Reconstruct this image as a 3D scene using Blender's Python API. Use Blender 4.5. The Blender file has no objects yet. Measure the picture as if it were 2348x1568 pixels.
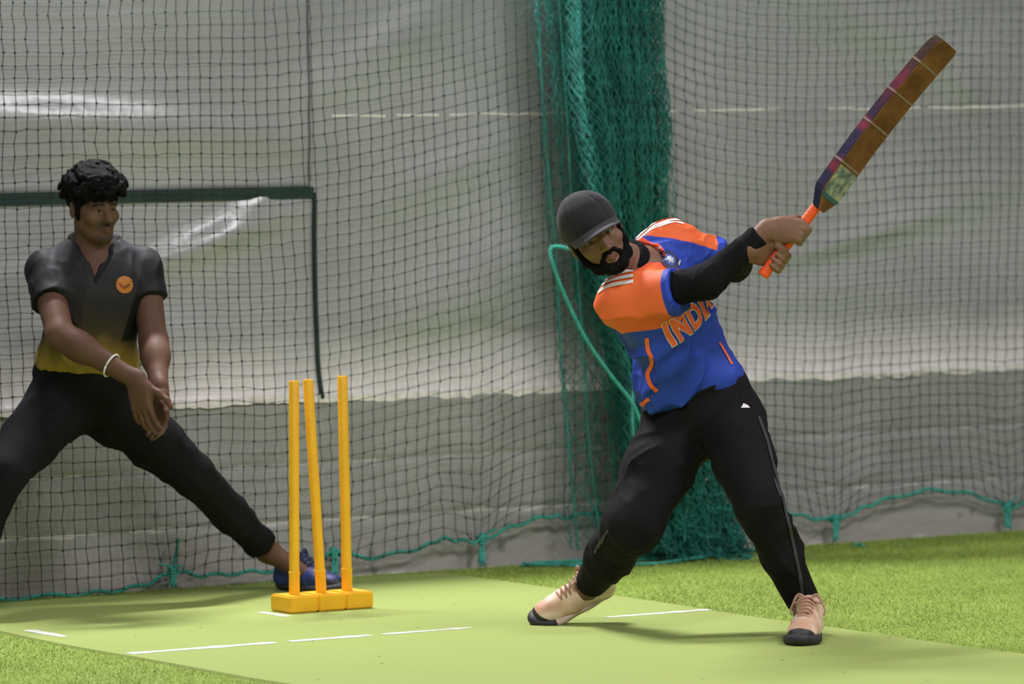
import bpy, bmesh, math, random
import numpy as np
from mathutils import Matrix, Vector
from mathutils.bvhtree import BVHTree

random.seed(7)
RNG = np.random.default_rng(7)
scene = bpy.context.scene
COL = scene.collection

# ------------------------------------------------------------------ camera
# world: X along the back wall, Y towards the wall, Z up, origin under the middle stump
CAM_POS = np.array([-8.93195, -15.06432, 1.77125])
YAW, PITCH, ROLL, FPX = 0.571196, 0.0509143, -0.00944635, 12296.06
IW, IH = 2348.0, 1568.0
_f = np.array([math.sin(YAW) * math.cos(PITCH), math.cos(YAW) * math.cos(PITCH), -math.sin(PITCH)])
_r0 = np.array([math.cos(YAW), -math.sin(YAW), 0.0])
_u0 = np.cross(_r0, _f)
CR = math.cos(ROLL) * _r0 + math.sin(ROLL) * _u0
CU = -math.sin(ROLL) * _r0 + math.cos(ROLL) * _u0
CF = _f
cam_data = bpy.data.cameras.new('camera')
cam = bpy.data.objects.new('camera', cam_data)
COL.objects.link(cam)
cam.matrix_world = Matrix(((CR[0], CU[0], -CF[0], CAM_POS[0]), (CR[1], CU[1], -CF[1], CAM_POS[1]),
                           (CR[2], CU[2], -CF[2], CAM_POS[2]), (0, 0, 0, 1)))
cam_data.sensor_width = 36.0
cam_data.lens = FPX / IW * 36.0
cam_data.clip_end = 200
cam_data.dof.use_dof = True
cam_data.dof.focus_distance = 16.72
cam_data.dof.aperture_fstop = 2.8
scene.camera = cam

# ------------------------------------------------------------------ light
world = bpy.data.worlds.new('hall_air')
scene.world = world
world.use_nodes = True
world.node_tree.nodes['Background'].inputs[0].default_value = (0.98, 0.96, 1.0, 1)
world.node_tree.nodes['Background'].inputs[1].default_value = 0.19

def area(name, loc, target, sx, sy, watts, col=(1.0, 0.955, 0.985)):
    l = bpy.data.lights.new(name, 'AREA')
    l.shape = 'RECTANGLE'; l.size = sx; l.size_y = sy; l.energy = watts; l.color = col
    o = bpy.data.objects.new(name, l); COL.objects.link(o)
    o.location = loc
    d = Vector(target) - Vector(loc)
    o.rotation_euler = d.to_track_quat('-Z', 'Y').to_euler()
    return o
# lamp rows under the hall roof: one just beyond the top of the back wall, the others over the pitch
area('ceiling_lamp', (0.0, 1.42, 4.3), (0.0, 1.2, 0), 1.6, 0.25, 330)
area('ceiling_lamp', (-3.2, -4.2, 4.8), (-3.2, -4.2, 0), 1.8, 0.35, 165)
area('ceiling_lamp', (2.6, -4.2, 4.8), (2.6, -4.2, 0), 1.8, 0.35, 165)
area('ceiling_lamp', (-3.0, -10.0, 4.8), (-3.0, -10.0, 0), 2.6, 0.35, 230)
area('ceiling_lamp', (3.5, -10.0, 4.8), (3.5, -10.0, 0), 2.6, 0.35, 230)

scene.view_settings.view_transform = 'Standard'
scene.view_settings.look = 'None'
scene.view_settings.gamma = 1.0
scene.view_settings.use_curve_mapping = False
scene.view_settings.exposure = 0.13

# ------------------------------------------------------------------ helpers
def at(px, py, depth):
    """point seen at a picture position, at a distance (m) along the view axis"""
    return CAM_POS + depth * (CF + CR * ((px - IW / 2) / FPX) - CU * ((py - IH / 2) / FPX))
def at_y(px, py, Y):
    d = CF + CR * ((px - IW / 2) / FPX) - CU * ((py - IH / 2) / FPX)
    return CAM_POS + d * ((Y - CAM_POS[1]) / d[1])
def ground(px, py, z=0.0):
    d = CF + CR * ((px - IW / 2) / FPX) - CU * ((py - IH / 2) / FPX)
    return CAM_POS + d * ((z - CAM_POS[2]) / d[2])
def nrm(v):
    v = np.asarray(v, float); return v / np.linalg.norm(v)
FA = nrm([CF[0], CF[1], 0]); RA = np.array([FA[1], -FA[0], 0.0]); ZA = np.array([0, 0, 1.0])
def V(a, b, c):
    """stage vector: a to the right, b away from the bowler's end, c up"""
    return a * RA + b * FA + c * ZA

def tag(o, label=None, cat=None, group=None, kind=None):
    if label: o['label'] = label
    if cat: o['category'] = cat
    if group: o['group'] = group
    if kind: o['kind'] = kind
    return o
def empty(name, loc, label, cat, group=None):
    o = bpy.data.objects.new(name, None); COL.objects.link(o)
    o.empty_display_size = 0.1
    o.location = tuple(loc)
    return tag(o, label, cat, group)
def link_mesh(name, me, mat, parent=None, smooth=True):
    if mat is not None and len(me.materials) == 0: me.materials.append(mat)
    o = bpy.data.objects.new(name, me); COL.objects.link(o)
    if smooth and len(me.polygons):
        me.polygons.foreach_set('use_smooth', [True] * len(me.polygons))
    if parent is not None:
        o.parent = parent
        loc = Vector((0, 0, 0)); q = parent
        while q is not None:
            loc += q.location; q = q.parent
        o.location = -loc          # meshes are written in world coordinates
    return o
def mesh_obj(name, verts, faces, mat, parent=None, smooth=True, attrs=None):
    me = bpy.data.meshes.new(name)
    verts = np.asarray(verts, np.float32)
    if isinstance(faces, np.ndarray) and faces.ndim == 2:
        n, k = faces.shape
        me.vertices.add(len(verts)); me.vertices.foreach_set('co', verts.ravel())
        me.loops.add(n * k); me.loops.foreach_set('vertex_index', faces.astype(np.int32).ravel())
        me.polygons.add(n)
        me.polygons.foreach_set('loop_start', np.arange(0, n * k, k, dtype=np.int32))
        me.update(calc_edges=True)
    else:
        me.from_pydata([tuple(v) for v in verts], [], faces)
    if attrs:
        for an, av in attrs.items():
            a = me.attributes.new(an, 'FLOAT', 'POINT')
            a.data.foreach_set('value', np.asarray(av, np.float32))
    return link_mesh(name, me, mat, parent, smooth)

class MB:
    """collects simple shapes into one mesh"""
    def __init__(self): self.v = []; self.f = []
    def add(self, v, f):
        b = len(self.v); self.v += [tuple(p) for p in v]; self.f += [tuple(i + b for i in q) for q in f]
    def box(self, c, h, R=np.eye(3)):
        c = np.asarray(c, float); vs = []
        for x in (-1, 1):
            for y in (-1, 1):
                for z in (-1, 1): vs.append(c + R @ (np.array([x, y, z]) * h))
        self.add(vs, [(0, 1, 3, 2), (4, 6, 7, 5), (0, 4, 5, 1), (2, 3, 7, 6), (0, 2, 6, 4), (1, 5, 7, 3)])
    def tube(self, pts, r, n=6, cap=True):
        pts = [np.asarray(p, float) for p in pts]; m = len(pts)
        rr = r if hasattr(r, '__len__') else [r] * m
        t0 = nrm(pts[1] - pts[0]); a = np.cross(t0, [0, 0, 1.0])
        if np.linalg.norm(a) < 1e-3: a = np.cross(t0, [1.0, 0, 0])
        a = nrm(a); vs = []
        for i in range(m):
            t = nrm(pts[min(i + 1, m - 1)] - pts[max(i - 1, 0)])
            a = a - t * (a @ t); a = nrm(a) if np.linalg.norm(a) > 1e-6 else nrm(np.cross(t, [0.3, 0.5, 0.8]))
            b = np.cross(t, a)
            for k in range(n):
                w = 2 * math.pi * k / n
                vs.append(pts[i] + rr[i] * (math.cos(w) * a + math.sin(w) * b))
        fs = []
        for i in range(m - 1):
            for k in range(n):
                k2 = (k + 1) % n
                fs.append((i * n + k, i * n + k2, (i + 1) * n + k2, (i + 1) * n + k))
        if cap:
            fs.append(tuple(range(n - 1, -1, -1))); fs.append(tuple((m - 1) * n + k for k in range(n)))
        self.add(vs, fs)
    def lathe(self, base, axis, prof, n=24):
        base = np.asarray(base, float); t = nrm(axis)
        a = nrm(np.cross(t, [0.0, 1.0, 0.0])); b = np.cross(t, a); vs = []
        for (r, h) in prof:
            for k in range(n):
                w = 2 * math.pi * k / n
                vs.append(base + t * h + r * (math.cos(w) * a + math.sin(w) * b))
        fs = []
        for i in range(len(prof) - 1):
            for k in range(n):
                k2 = (k + 1) % n; fs.append((i * n + k, i * n + k2, (i + 1) * n + k2, (i + 1) * n + k))
        fs.append(tuple(range(n - 1, -1, -1))); fs.append(tuple((len(prof) - 1) * n + k for k in range(n)))
        self.add(vs, fs)
    def build(self, name, mat, parent=None, smooth=True): return mesh_obj(name, self.v, self.f, mat, parent, smooth)

def segs_mesh(A, B, r, n=3):
    """many thin straight strands at once: returns verts, quad faces"""
    A = np.asarray(A); B = np.asarray(B); t = B - A
    t /= np.maximum(np.linalg.norm(t, axis=1, keepdims=True), 1e-9)
    ref = np.where(np.abs(t[:, 1:2]) < 0.9, np.array([[0, 1.0, 0]]), np.array([[1.0, 0, 0]]))
    a = np.cross(t, ref); a /= np.linalg.norm(a, axis=1, keepdims=True); b = np.cross(t, a)
    N = len(A); vs = np.empty((N, 2 * n, 3))
    rr = np.broadcast_to(np.asarray(r, float).reshape(-1, 1) if np.ndim(r) else r, (N, 1))
    for k in range(n):
        w = 2 * math.pi * k / n
        o = rr * (math.cos(w) * a + math.sin(w) * b)
        vs[:, k] = A + o; vs[:, n + k] = B + o
    base = (np.arange(N) * 2 * n)[:, None]
    fs = np.concatenate([base + np.array([[k, (k + 1) % n, n + (k + 1) % n, n + k]]) for k in range(n)], 0)
    return vs.reshape(-1, 3), fs

def smooth_path(pts, sub=6):
    pts = [np.asarray(p, float) for p in pts]; out = []
    P = [pts[0]] + pts + [pts[-1]]
    for i in range(1, len(P) - 2):
        p0, p1, p2, p3 = P[i - 1], P[i], P[i + 1], P[i + 2]
        for s in range(sub):
            t = s / sub
            out.append(0.5 * (2 * p1 + (p2 - p0) * t + (2 * p0 - 5 * p1 + 4 * p2 - p3) * t * t + (3 * p1 - p0 - 3 * p2 + p3) * t ** 3))
    out.append(pts[-1]); return out

# value noise usable on arrays
def noise3(P, s, seed=0):
    q = P * s + seed * 17.31; i = np.floor(q); f = q - i; f = f * f * (3 - 2 * f)
    def h(a, b, c):
        n = np.sin((i[..., 0] + a) * 127.1 + (i[..., 1] + b) * 311.7 + (i[..., 2] + c) * 74.7) * 43758.5453
        return n - np.floor(n)
    r = 0
    for a in (0, 1):
        wa = f[..., 0] if a else 1 - f[..., 0]
        for b in (0, 1):
            wb = f[..., 1] if b else 1 - f[..., 1]
            for c in (0, 1):
                wc = f[..., 2] if c else 1 - f[..., 2]
                r = r + wa * wb * wc * h(a, b, c)
    return r * 2 - 1

# ------------------------------------------------------------------ implicit surface mesher
class Form:
    """smoothly blended volumes, meshed as one continuous surface"""
    def __init__(self): self.ops = []; self.post = []
    def _add(self, fn, lo, hi, k, mode): self.ops.append((fn, lo, hi, k, mode))
    def cone(self, a, b, r1, r2, k=0.02, mode='u', flat=None, ratio=1.0, clip=None):
        a = np.asarray(a, float); b = np.asarray(b, float); ab = b - a; L = max(ab @ ab, 1e-12)
        def fn(P):
            q = P - a; t = np.clip((q @ ab) / L, 0, 1); off = q - t[..., None] * ab
            if flat is not None:
                c = off @ flat; off = off + (c * (1 / ratio - 1))[..., None] * flat
                return (np.sqrt((off * off).sum(-1)) - (r1 + (r2 - r1) * t)) * (ratio if ratio < 1 else 1)
            return np.sqrt((off * off).sum(-1)) - (r1 + (r2 - r1) * t)
        if clip is not None:
            cp, cn = np.asarray(clip[0], float), nrm(clip[1]); f0 = fn
            fn = lambda P: np.maximum(f0(P), (P - cp) @ cn)
        R = max(r1, r2) * max(1.0, ratio)
        self._add(fn, np.minimum(a, b) - R, np.maximum(a, b) + R, k, mode)
    def path(self, pts, rs, k=0.02, mode='u', flat=None, ratio=1.0):
        for i in range(len(pts) - 1): self.cone(pts[i], pts[i + 1], rs[i], rs[i + 1], k, mode, flat, ratio)
    def ell(self, c, rad, F=np.eye(3), k=0.02, mode='u'):
        """F: rows are the local axes"""
        c = np.asarray(c, float); rad = np.asarray(rad, float); F = np.asarray(F, float)
        def fn(P):
            q = (P - c) @ F.T
            k0 = np.sqrt(((q / rad) ** 2).sum(-1)); k1 = np.sqrt(((q / rad ** 2) ** 2).sum(-1))
            return k0 * (k0 - 1) / np.maximum(k1, 1e-6)
        R = np.abs(F.T * rad).sum(1)
        self._add(fn, c - R, c + R, k, mode)
    def box(self, c, h, F=np.eye(3), rnd=0.01, k=0.02, mode='u'):
        c = np.asarray(c, float); h = np.asarray(h, float) - rnd; F = np.asarray(F, float)
        def fn(P):
            q = np.abs((P - c) @ F.T) - h
            return np.sqrt((np.maximum(q, 0) ** 2).sum(-1)) + np.minimum(q.max(-1), 0) - rnd
        R = np.abs(F.T * (h + rnd)).sum(1)
        self._add(fn, c - R, c + R, k, mode)
    def plane(self, p, n, k=0.004):
        """cut away everything on the side the normal points to"""
        p = np.asarray(p, float); n = nrm(n)
        self._add(lambda P: (P - p) @ n, None, None, k, 'i')
    def plane_in(self, p, n, c, R, k=0.004):
        """the same cut, acting only inside a sphere"""
        p = np.asarray(p, float); n = nrm(n); c = np.asarray(c, float)
        def fn(P):
            d = (P - p) @ n; s = R - np.sqrt(((P - c) ** 2).sum(-1))
            return np.minimum(d, s)
        self._add(fn, None, None, k, 'i')
    def _eval(self, P, centers, rad):
        d = np.full(P.shape[:-1], 9.0)
        for fn, lo, hi, k, mode in self.ops:
            if lo is not None and centers is not None:
                m = np.all((centers > lo - k - rad) & (centers < hi + k + rad), axis=1)
                if not m.any(): continue
                e = fn(P[m]); o = d[m]
            else: m = slice(None); e = fn(P); o = d
            if mode == 'u':
                h = np.maximum(k - np.abs(o - e), 0) / k; r = np.minimum(o, e) - h * h * k * 0.25
            else:
                if mode == 's': e = -e
                h = np.maximum(k - np.abs(o - e), 0) / k; r = np.maximum(o, e) + h * h * k * 0.25
            d[m] = r
        for fn in self.post: d = d + fn(P)
        return d
    def mesh(self, h, relax=1):
        n = 8; B = n * h
        lo = np.min([o[1] for o in self.ops if o[4] == 'u'], axis=0) - 0.03
        hi = np.max([o[2] for o in self.ops if o[4] == 'u'], axis=0) + 0.03
        nb = np.ceil((hi - lo) / B).astype(int)
        g = np.stack(np.meshgrid(*[np.arange(x) for x in nb], indexing='ij'), -1).reshape(-1, 3)
        cen = lo + (g + 0.5) * B
        dc = self._eval(cen[:, None, :], cen, B)[:, 0]
        g = g[np.abs(dc) < 1.35 * B]
        if len(g) == 0: return np.zeros((0, 3)), np.zeros((0, 4), int)
        cen = lo + (g + 0.5) * B
        ii = np.arange(n + 1)
        loc = np.stack(np.meshgrid(ii, ii, ii, indexing='ij'), -1).reshape(-1, 3)
        D = np.empty((len(g), (n + 1) ** 3))
        for s in range(0, len(g), 1200):
            P = lo + (g[s:s + 1200, None, :] * n + loc[None]) * h
            D[s:s + 1200] = self._eval(P, cen[s:s + 1200], B * 0.9)
        D = D.reshape(len(g), n + 1, n + 1, n + 1)
        cs = [(a, b, c) for a in (0, 1) for b in (0, 1) for c in (0, 1)]
        val = np.stack([D[:, a:a + n, b:b + n, c:c + n] for a, b, c in cs], -1)
        ins = val < 0; s8 = ins.sum(-1); act = (s8 > 0) & (s8 < 8)
        bi, x, y, z = np.nonzero(act)
        val = val[bi, x, y, z]
        cell = g[bi] * n + np.stack([x, y, z], -1)
        acc = np.zeros((len(cell), 3)); cnt = np.zeros(len(cell))
        ca = np.array(cs, float)
        for i in range(8):
            for j in range(i + 1, 8):
                if sum(abs(cs[i][q] - cs[j][q]) for q in range(3)) != 1: continue
                m = (val[:, i] < 0) != (val[:, j] < 0)
                den = val[:, i] - val[:, j]; t = np.where(m, val[:, i] / np.where(np.abs(den) < 1e-12, 1e-12, den), 0)
                acc += np.where(m[:, None], ca[i] + t[:, None] * (ca[j] - ca[i]), 0); cnt += m
        vert = lo + (cell + acc / cnt[:, None]) * h
        N = nb * n + 4
        key = ((cell[:, 0] + 1) * N[1] + cell[:, 1] + 1) * N[2] + cell[:, 2] + 1
        order = np.argsort(key); ks = key[order]
        def look(c):
            k = ((c[:, 0] + 1) * N[1] + c[:, 1] + 1) * N[2] + c[:, 2] + 1
            p = np.clip(np.searchsorted(ks, k), 0, len(ks) - 1)
            return np.where(ks[p] == k, order[p], -1)
        faces = []
        for ax, far in ((0, 4), (1, 2), (2, 1)):
            m = (val[:, 0] < 0) != (val[:, far] < 0)
            c = cell[m]; inside = val[m, 0] < 0
            e1 = np.zeros(3, int); e2 = np.zeros(3, int); e1[(ax + 1) % 3] = 1; e2[(ax + 2) % 3] = 1
            q = np.stack([look(c), look(c - e1), look(c - e1 - e2), look(c - e2)], 1)
            ok = (q >= 0).all(1); q = q[ok]; inside = inside[ok]
            q = np.where(inside[:, None], q, q[:, ::-1]); faces.append(q)
        F = np.concatenate(faces, 0)
        for _ in range(relax):
            s = np.zeros_like(vert); w = np.zeros(len(vert))
            for a, b in ((0, 1), (1, 2), (2, 3), (3, 0)):
                np.add.at(s, F[:, a], vert[F[:, b]]); np.add.at(s, F[:, b], vert[F[:, a]])
                np.add.at(w, F[:, a], 1); np.add.at(w, F[:, b], 1)
            vert = vert * 0.5 + 0.5 * s / np.maximum(w, 1)[:, None]
        return vert, F
    def build(self, name, h, mat, parent=None, attrs=None, relax=1):
        v, f = self.mesh(h, relax)
        a = {k: fn(v) for k, fn in attrs.items()} if attrs else None
        o = mesh_obj(name, v, f, mat, parent, True, a)
        o_bvh = BVHTree.FromPolygons([Vector(p) for p in v], [tuple(q) for q in f.tolist()])
        return o, o_bvh

def decal(name, polys, org, ux, uy, nv, bvh, mat, parent, off=0.002, maxlen=0.01, reach=0.25):
    """flat print laid onto a garment: 2-D outlines dropped along -nv onto the surface"""
    bm = bmesh.new()
    for poly in polys:
        vs = [bm.verts.new((p[0], p[1], 0)) for p in poly]
        bm.faces.new(vs)
    return drop(name, bm, org, ux, uy, nv, bvh, mat, parent, off, maxlen, reach)
def drop(name, bm, org, ux, uy, nv, bvh, mat, parent, off, maxlen, reach):
    bmesh.ops.triangulate(bm, faces=bm.faces[:])
    for _ in range(6):
        es = [e for e in bm.edges if e.calc_length() > maxlen]
        if not es: break
        bmesh.ops.subdivide_edges(bm, edges=es, cuts=1)
        bmesh.ops.triangulate(bm, faces=bm.faces[:])
    org = np.asarray(org, float); nv = nrm(nv); bad = []
    for v in bm.verts:
        p = org + ux * v.co.x + uy * v.co.y
        hit, n, i, d = bvh.ray_cast(Vector(p + nv * reach), Vector(-nv), 2 * reach)
        if hit is None: bad.append(v)
        else:
            if n.dot(Vector(nv)) < 0: n = -n
            v.co = hit + n * off
    if bad: bmesh.ops.delete(bm, geom=bad, context='VERTS')
    me = bpy.data.meshes.new(name); bm.to_mesh(me); bm.free()
    return link_mesh(name, me, mat, parent, True)

# ------------------------------------------------------------------ materials
def mat(name, col, rough=0.6, bump=None, vary=None, spec=0.5, sheen=0.0, extra=None):
    """col rgb; bump=(scale, strength); vary=(scale, amount) multiplies colour by noise"""
    m = bpy.data.materials.new(name); m.use_nodes = True
    nt = m.node_tree; N = nt.nodes; L = nt.links; b = N['Principled BSDF']
    b.inputs['Base Color'].default_value = (*col, 1); b.inputs['Roughness'].default_value = rough
    b.inputs['Specular IOR Level'].default_value = spec
    if sheen: b.inputs['Sheen Weight'].default_value = sheen
    tc = N.new('ShaderNodeTexCoord')
    src = None
    if vary:
        n = N.new('ShaderNodeTexNoise'); n.inputs['Scale'].default_value = vary[0]; n.inputs['Detail'].default_value = 5
        L.new(tc.outputs['Object'], n.inputs['Vector'])
        r = N.new('ShaderNodeMapRange'); r.inputs[1].default_value = 0.3; r.inputs[2].default_value = 0.7
        r.inputs[3].default_value = 1 - vary[1]; r.inputs[4].default_value = 1 + vary[1]
        L.new(n.outputs['Fac'], r.inputs[0])
        mx = N.new('ShaderNodeVectorMath'); mx.operation = 'SCALE'; mx.inputs[0].default_value = col
        L.new(r.outputs[0], mx.inputs['Scale']); src = mx.outputs[0]
        L.new(src, b.inputs['Base Color'])
    if bump:
        n = N.new('ShaderNodeTexNoise'); n.inputs['Scale'].default_value = bump[0]; n.inputs['Detail'].default_value = 4
        L.new(tc.outputs['Object'], n.inputs['Vector'])
        bp = N.new('ShaderNodeBump'); bp.inputs['Strength'].default_value = bump[1]; bp.inputs['Distance'].default_value = 0.01
        L.new(n.outputs['Fac'], bp.inputs['Height']); L.new(bp.outputs[0], b.inputs['Normal'])
    if extra: extra(nt, b, tc, src)
    return m
def attr_layers(m, base_socket_owner, layers):
    """lay colours over the base colour where a stored field is > 0: (attribute, colour, softness)"""
    nt = m.node_tree; N = nt.nodes; L = nt.links; b = N['Principled BSDF']
    ins = b.inputs['Base Color']
    if ins.is_linked: cur = ins.links[0].from_socket
    else:
        c = N.new('ShaderNodeRGB'); c.outputs[0].default_value = ins.default_value; cur = c.outputs[0]
    for an, colr, soft in layers:
        a = N.new('ShaderNodeAttribute'); a.attribute_name = an
        r = N.new('ShaderNodeMapRange'); r.inputs[1].default_value = -soft; r.inputs[2].default_value = soft
        L.new(a.outputs['Fac'], r.inputs[0])
        mx = N.new('ShaderNodeMix'); mx.data_type = 'RGBA'
        L.new(r.outputs[0], mx.inputs['Factor']); L.new(cur, mx.inputs[6]); mx.inputs[7].default_value = (*colr, 1)
        cur = mx.outputs[2]
    L.new(cur, ins)
    return m

M = {}
M['black_cloth'] = mat('black_cloth', (0.0065, 0.0065, 0.0075), 0.9, (240, 0.15), (6, 0.25), 0.12)
M['stump_yellow'] = mat('stump_yellow', (0.88, 0.46, 0.014), 0.45, (60, 0.08), (14, 0.06))
M['teal_rope'] = mat('teal_rope', (0.045, 0.36, 0.29), 0.6, (300, 0.3), (30, 0.25))
M['teal_net'] = mat('teal_net', (0.018, 0.20, 0.17), 0.6, None, (12, 0.35))
M['dark_net'] = mat('dark_net', (0.016, 0.036, 0.033), 0.7, None, (20, 0.3))
M['white_line'] = mat('white_line', (0.60, 0.62, 0.56), 0.9, (200, 0.2), (60, 0.22))
M['grey_steel'] = mat('grey_steel', (0.45, 0.45, 0.44), 0.35)
M['skin_a'] = mat('skin_a', (0.19, 0.098, 0.064), 0.55, (160, 0.08), (9, 0.12), 0.28)
M['skin_b'] = mat('skin_b', (0.115, 0.060, 0.039), 0.6, (160, 0.08), (9, 0.12), 0.2)
M['hair'] = mat('hair', (0.0055, 0.0048, 0.005), 0.7, (140, 0.5), None, 0.06)
M['eye_white'] = mat('eye_white', (0.26, 0.24, 0.22), 0.3)
M['orange'] = mat('orange', (0.80, 0.13, 0.030), 0.6, (300, 0.1))
M['white_print'] = mat('white_print', (0.75, 0.72, 0.70), 0.6)
M['navy_print'] = mat('navy_print', (0.012, 0.018, 0.075), 0.6)

# ------------------------------------------------------------------ floor
def turf_mat(name, c1, c2, c3, fine, bump, speck):
    m = bpy.data.materials.new(name); m.use_nodes = True
    nt = m.node_tree; N = nt.nodes; L = nt.links; b = N['Principled BSDF']
    b.inputs['Roughness'].default_value = 0.85; b.inputs['Specular IOR Level'].default_value = 0.2
    tc = N.new('ShaderNodeTexCoord')
    n1 = N.new('ShaderNodeTexNoise'); n1.inputs['Scale'].default_value = fine; n1.inputs['Detail'].default_value = 3
    n2 = N.new('ShaderNodeTexNoise'); n2.inputs['Scale'].default_value = 2.2; n2.inputs['Detail'].default_value = 4
    for n in (n1, n2): L.new(tc.outputs['Object'], n.inputs['Vector'])
    r1 = N.new('ShaderNodeValToRGB'); e = r1.color_ramp.elements
    e[0].position = 0.33; e[0].color = (*c1, 1); e[1].position = 0.68; e[1].color = (*c2, 1)
    L.new(n1.outputs['Fac'], r1.inputs[0])
    mp = N.new('ShaderNodeMapRange'); mp.inputs[1].default_value = 0.4; mp.inputs[2].default_value = 0.72; mp.inputs[4].default_value = 0.5
    L.new(n2.outputs['Fac'], mp.inputs[0])
    mx = N.new('ShaderNodeMix'); mx.data_type = 'RGBA'
    L.new(mp.outputs[0], mx.inputs['Factor']); L.new(r1.outputs[0], mx.inputs[6]); mx.inputs[7].default_value = (*c3, 1)
    cur = mx.outputs[2]
    if speck:
        v = N.new('ShaderNodeTexVoronoi'); v.inputs['Scale'].default_value = 7.5; L.new(tc.outputs['Object'], v.inputs['Vector'])
        lt = N.new('ShaderNodeMath'); lt.operation = 'LESS_THAN'; lt.inputs[1].default_value = 0.045; L.new(v.outputs['Distance'], lt.inputs[0])
        m2 = N.new('ShaderNodeMix'); m2.data_type = 'RGBA'
        L.new(lt.outputs[0], m2.inputs['Factor']); L.new(cur, m2.inputs[6]); m2.inputs[7].default_value = (0.05, 0.06, 0.03, 1)
        cur = m2.outputs[2]
    L.new(cur, b.inputs['Base Color'])
    bp = N.new('ShaderNodeBump'); bp.inputs['Strength'].default_value = bump; bp.inputs['Distance'].default_value = 0.006
    L.new(n1.outputs['Fac'], bp.inputs['Height']); L.new(bp.outputs[0], b.inputs['Normal'])
    return m
M['turf'] = turf_mat('turf', (0.17, 0.25, 0.040), (0.31, 0.43, 0.090), (0.27, 0.37, 0.075), 420, 0.35, False)
M['mat_green'] = turf_mat('mat_green', (0.25, 0.325, 0.085), (0.36, 0.45, 0.138), (0.32, 0.40, 0.112), 260, 0.35, True)
M['blade'] = mat('blade', (0.325, 0.44, 0.085), 0.6, None, (3.0, 0.22), 0.3)

bm = bmesh.new()
bmesh.ops.create_grid(bm, x_segments=24, y_segments=40, size=0.5)
for v in bm.verts: v.co = Vector((v.co.x * 18 + 1.5, v.co.y * 24 - 10.6, 0))
me = bpy.data.meshes.new('floor'); bm.to_mesh(me); bm.free()
tag(link_mesh('floor', me, M['turf']), 'long-pile green artificial turf covering the hall floor', 'floor', kind='structure')

WY = 1.06          # back wall plane
MX0, MX1, MY1 = -1.17, 1.0, 0.86
def wob(y, s): return 0.014 * math.sin(2.1 * y + s) + 0.008 * math.sin(5.3 * y + 2 * s)
pm = MB(); ys = np.linspace(-12.0, MY1, 60); T = 0.008
vs = []; fs = []
for y in ys:
    a, c = MX0 + wob(y, 0.3), MX1 + wob(y, 1.9)
    vs += [(a, y, 0.0), (a + 0.006, y, T), (c - 0.006, y, T), (c, y, 0.0)]
for i in range(len(ys) - 1):
    for k in range(3): fs.append((4 * i + k, 4 * i + k + 1, 4 * i + 5 + k, 4 * i + 4 + k))
fs.append((4 * len(ys) - 4, 4 * len(ys) - 3, 4 * len(ys) - 2, 4 * len(ys) - 1))
pm.add(vs, [tuple(f) for f in fs])
PITCH_MAT = pm.build('pitch_mat', M['mat_green'], None, False)
tag(PITCH_MAT, 'pale green short-pile pitch mat laid over the turf under the yellow stumps', 'mat')

def stripe(p, q, w, name='crease_line', worn=0.0):
    p = np.array([p[0], p[1]]); q = np.array([q[0], q[1]]); d = nrm(q - p); n = np.array([-d[1], d[0]])
    m = max(3, int(np.linalg.norm(q - p) / 0.03)); mb = MB(); vs = []
    for i in range(m + 1):
        c = p + (q - p) * i / m; ww = w * (0.5 + 0.12 * random.uniform(-1, 1)) * (1 - worn * random.random())
        for s in (-1, 1): vs.append((c[0] + s * n[0] * ww, c[1] + s * n[1] * ww, T + 0.0008))
    mb.add(vs, [(2 * i, 2 * i + 2, 2 * i + 3, 2 * i + 1) for i in range(m)])
    return mb.build(name, M['white_line'], PITCH_MAT, False)
YC = -0.785
stripe((-1.15, YC), (-0.635, YC), 0.054, worn=0.2)
stripe((-0.585, YC), (-0.29, YC), 0.052, worn=0.3)
stripe((-0.25, YC), (0.08, YC), 0.046, worn=0.45)
stripe((0.60, YC), (1.0, YC), 0.050, worn=0.3)
stripe((-1.075, 0.02), (-1.075, -0.235), 0.040)
stripe((-0.205, 0.05), (-0.205, -0.13), 0.032)

# standing pile of the turf where it is not covered by the mat
def blades():
    n = 330000
    xy = np.stack([RNG.uniform(-2.0, 4.6, n), RNG.uniform(-3.9, 0.985, n)], 1)
    keep = (xy[:, 0] > MX1 + 0.01) | (xy[:, 0] < MX0 - 0.01) | (xy[:, 1] > MY1)
    # leave out what lies well outside the view (with a margin to step aside)
    d = xy - CAM_POS[:2]; dep = d @ FA[:2]; side = (d @ RA[:2]) / dep
    keep &= np.abs(side) < 0.125
    xy = xy[keep]; n = len(xy)
    ang = RNG.uniform(0, 2 * np.pi, n); hgt = RNG.uniform(0.005, 0.012, n); w = RNG.uniform(0.0009, 0.0018, n)
    lean = RNG.normal(0, 0.007, (n, 2))
    t = np.stack([np.cos(ang), np.sin(ang)], 1) * w[:, None]
    v = np.zeros((n, 3, 3)); v[:, 0, :2] = xy - t; v[:, 1, :2] = xy + t; v[:, 2, :2] = xy + lean; v[:, 2, 2] = hgt
    f = np.arange(3 * n).reshape(n, 3)
    o = mesh_obj('turf_pile', v.reshape(-1, 3), f, M['blade'], None, False)
    tag(o, 'short upright blades of the artificial turf beside the pitch mat', 'turf', kind='stuff')
blades()

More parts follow.
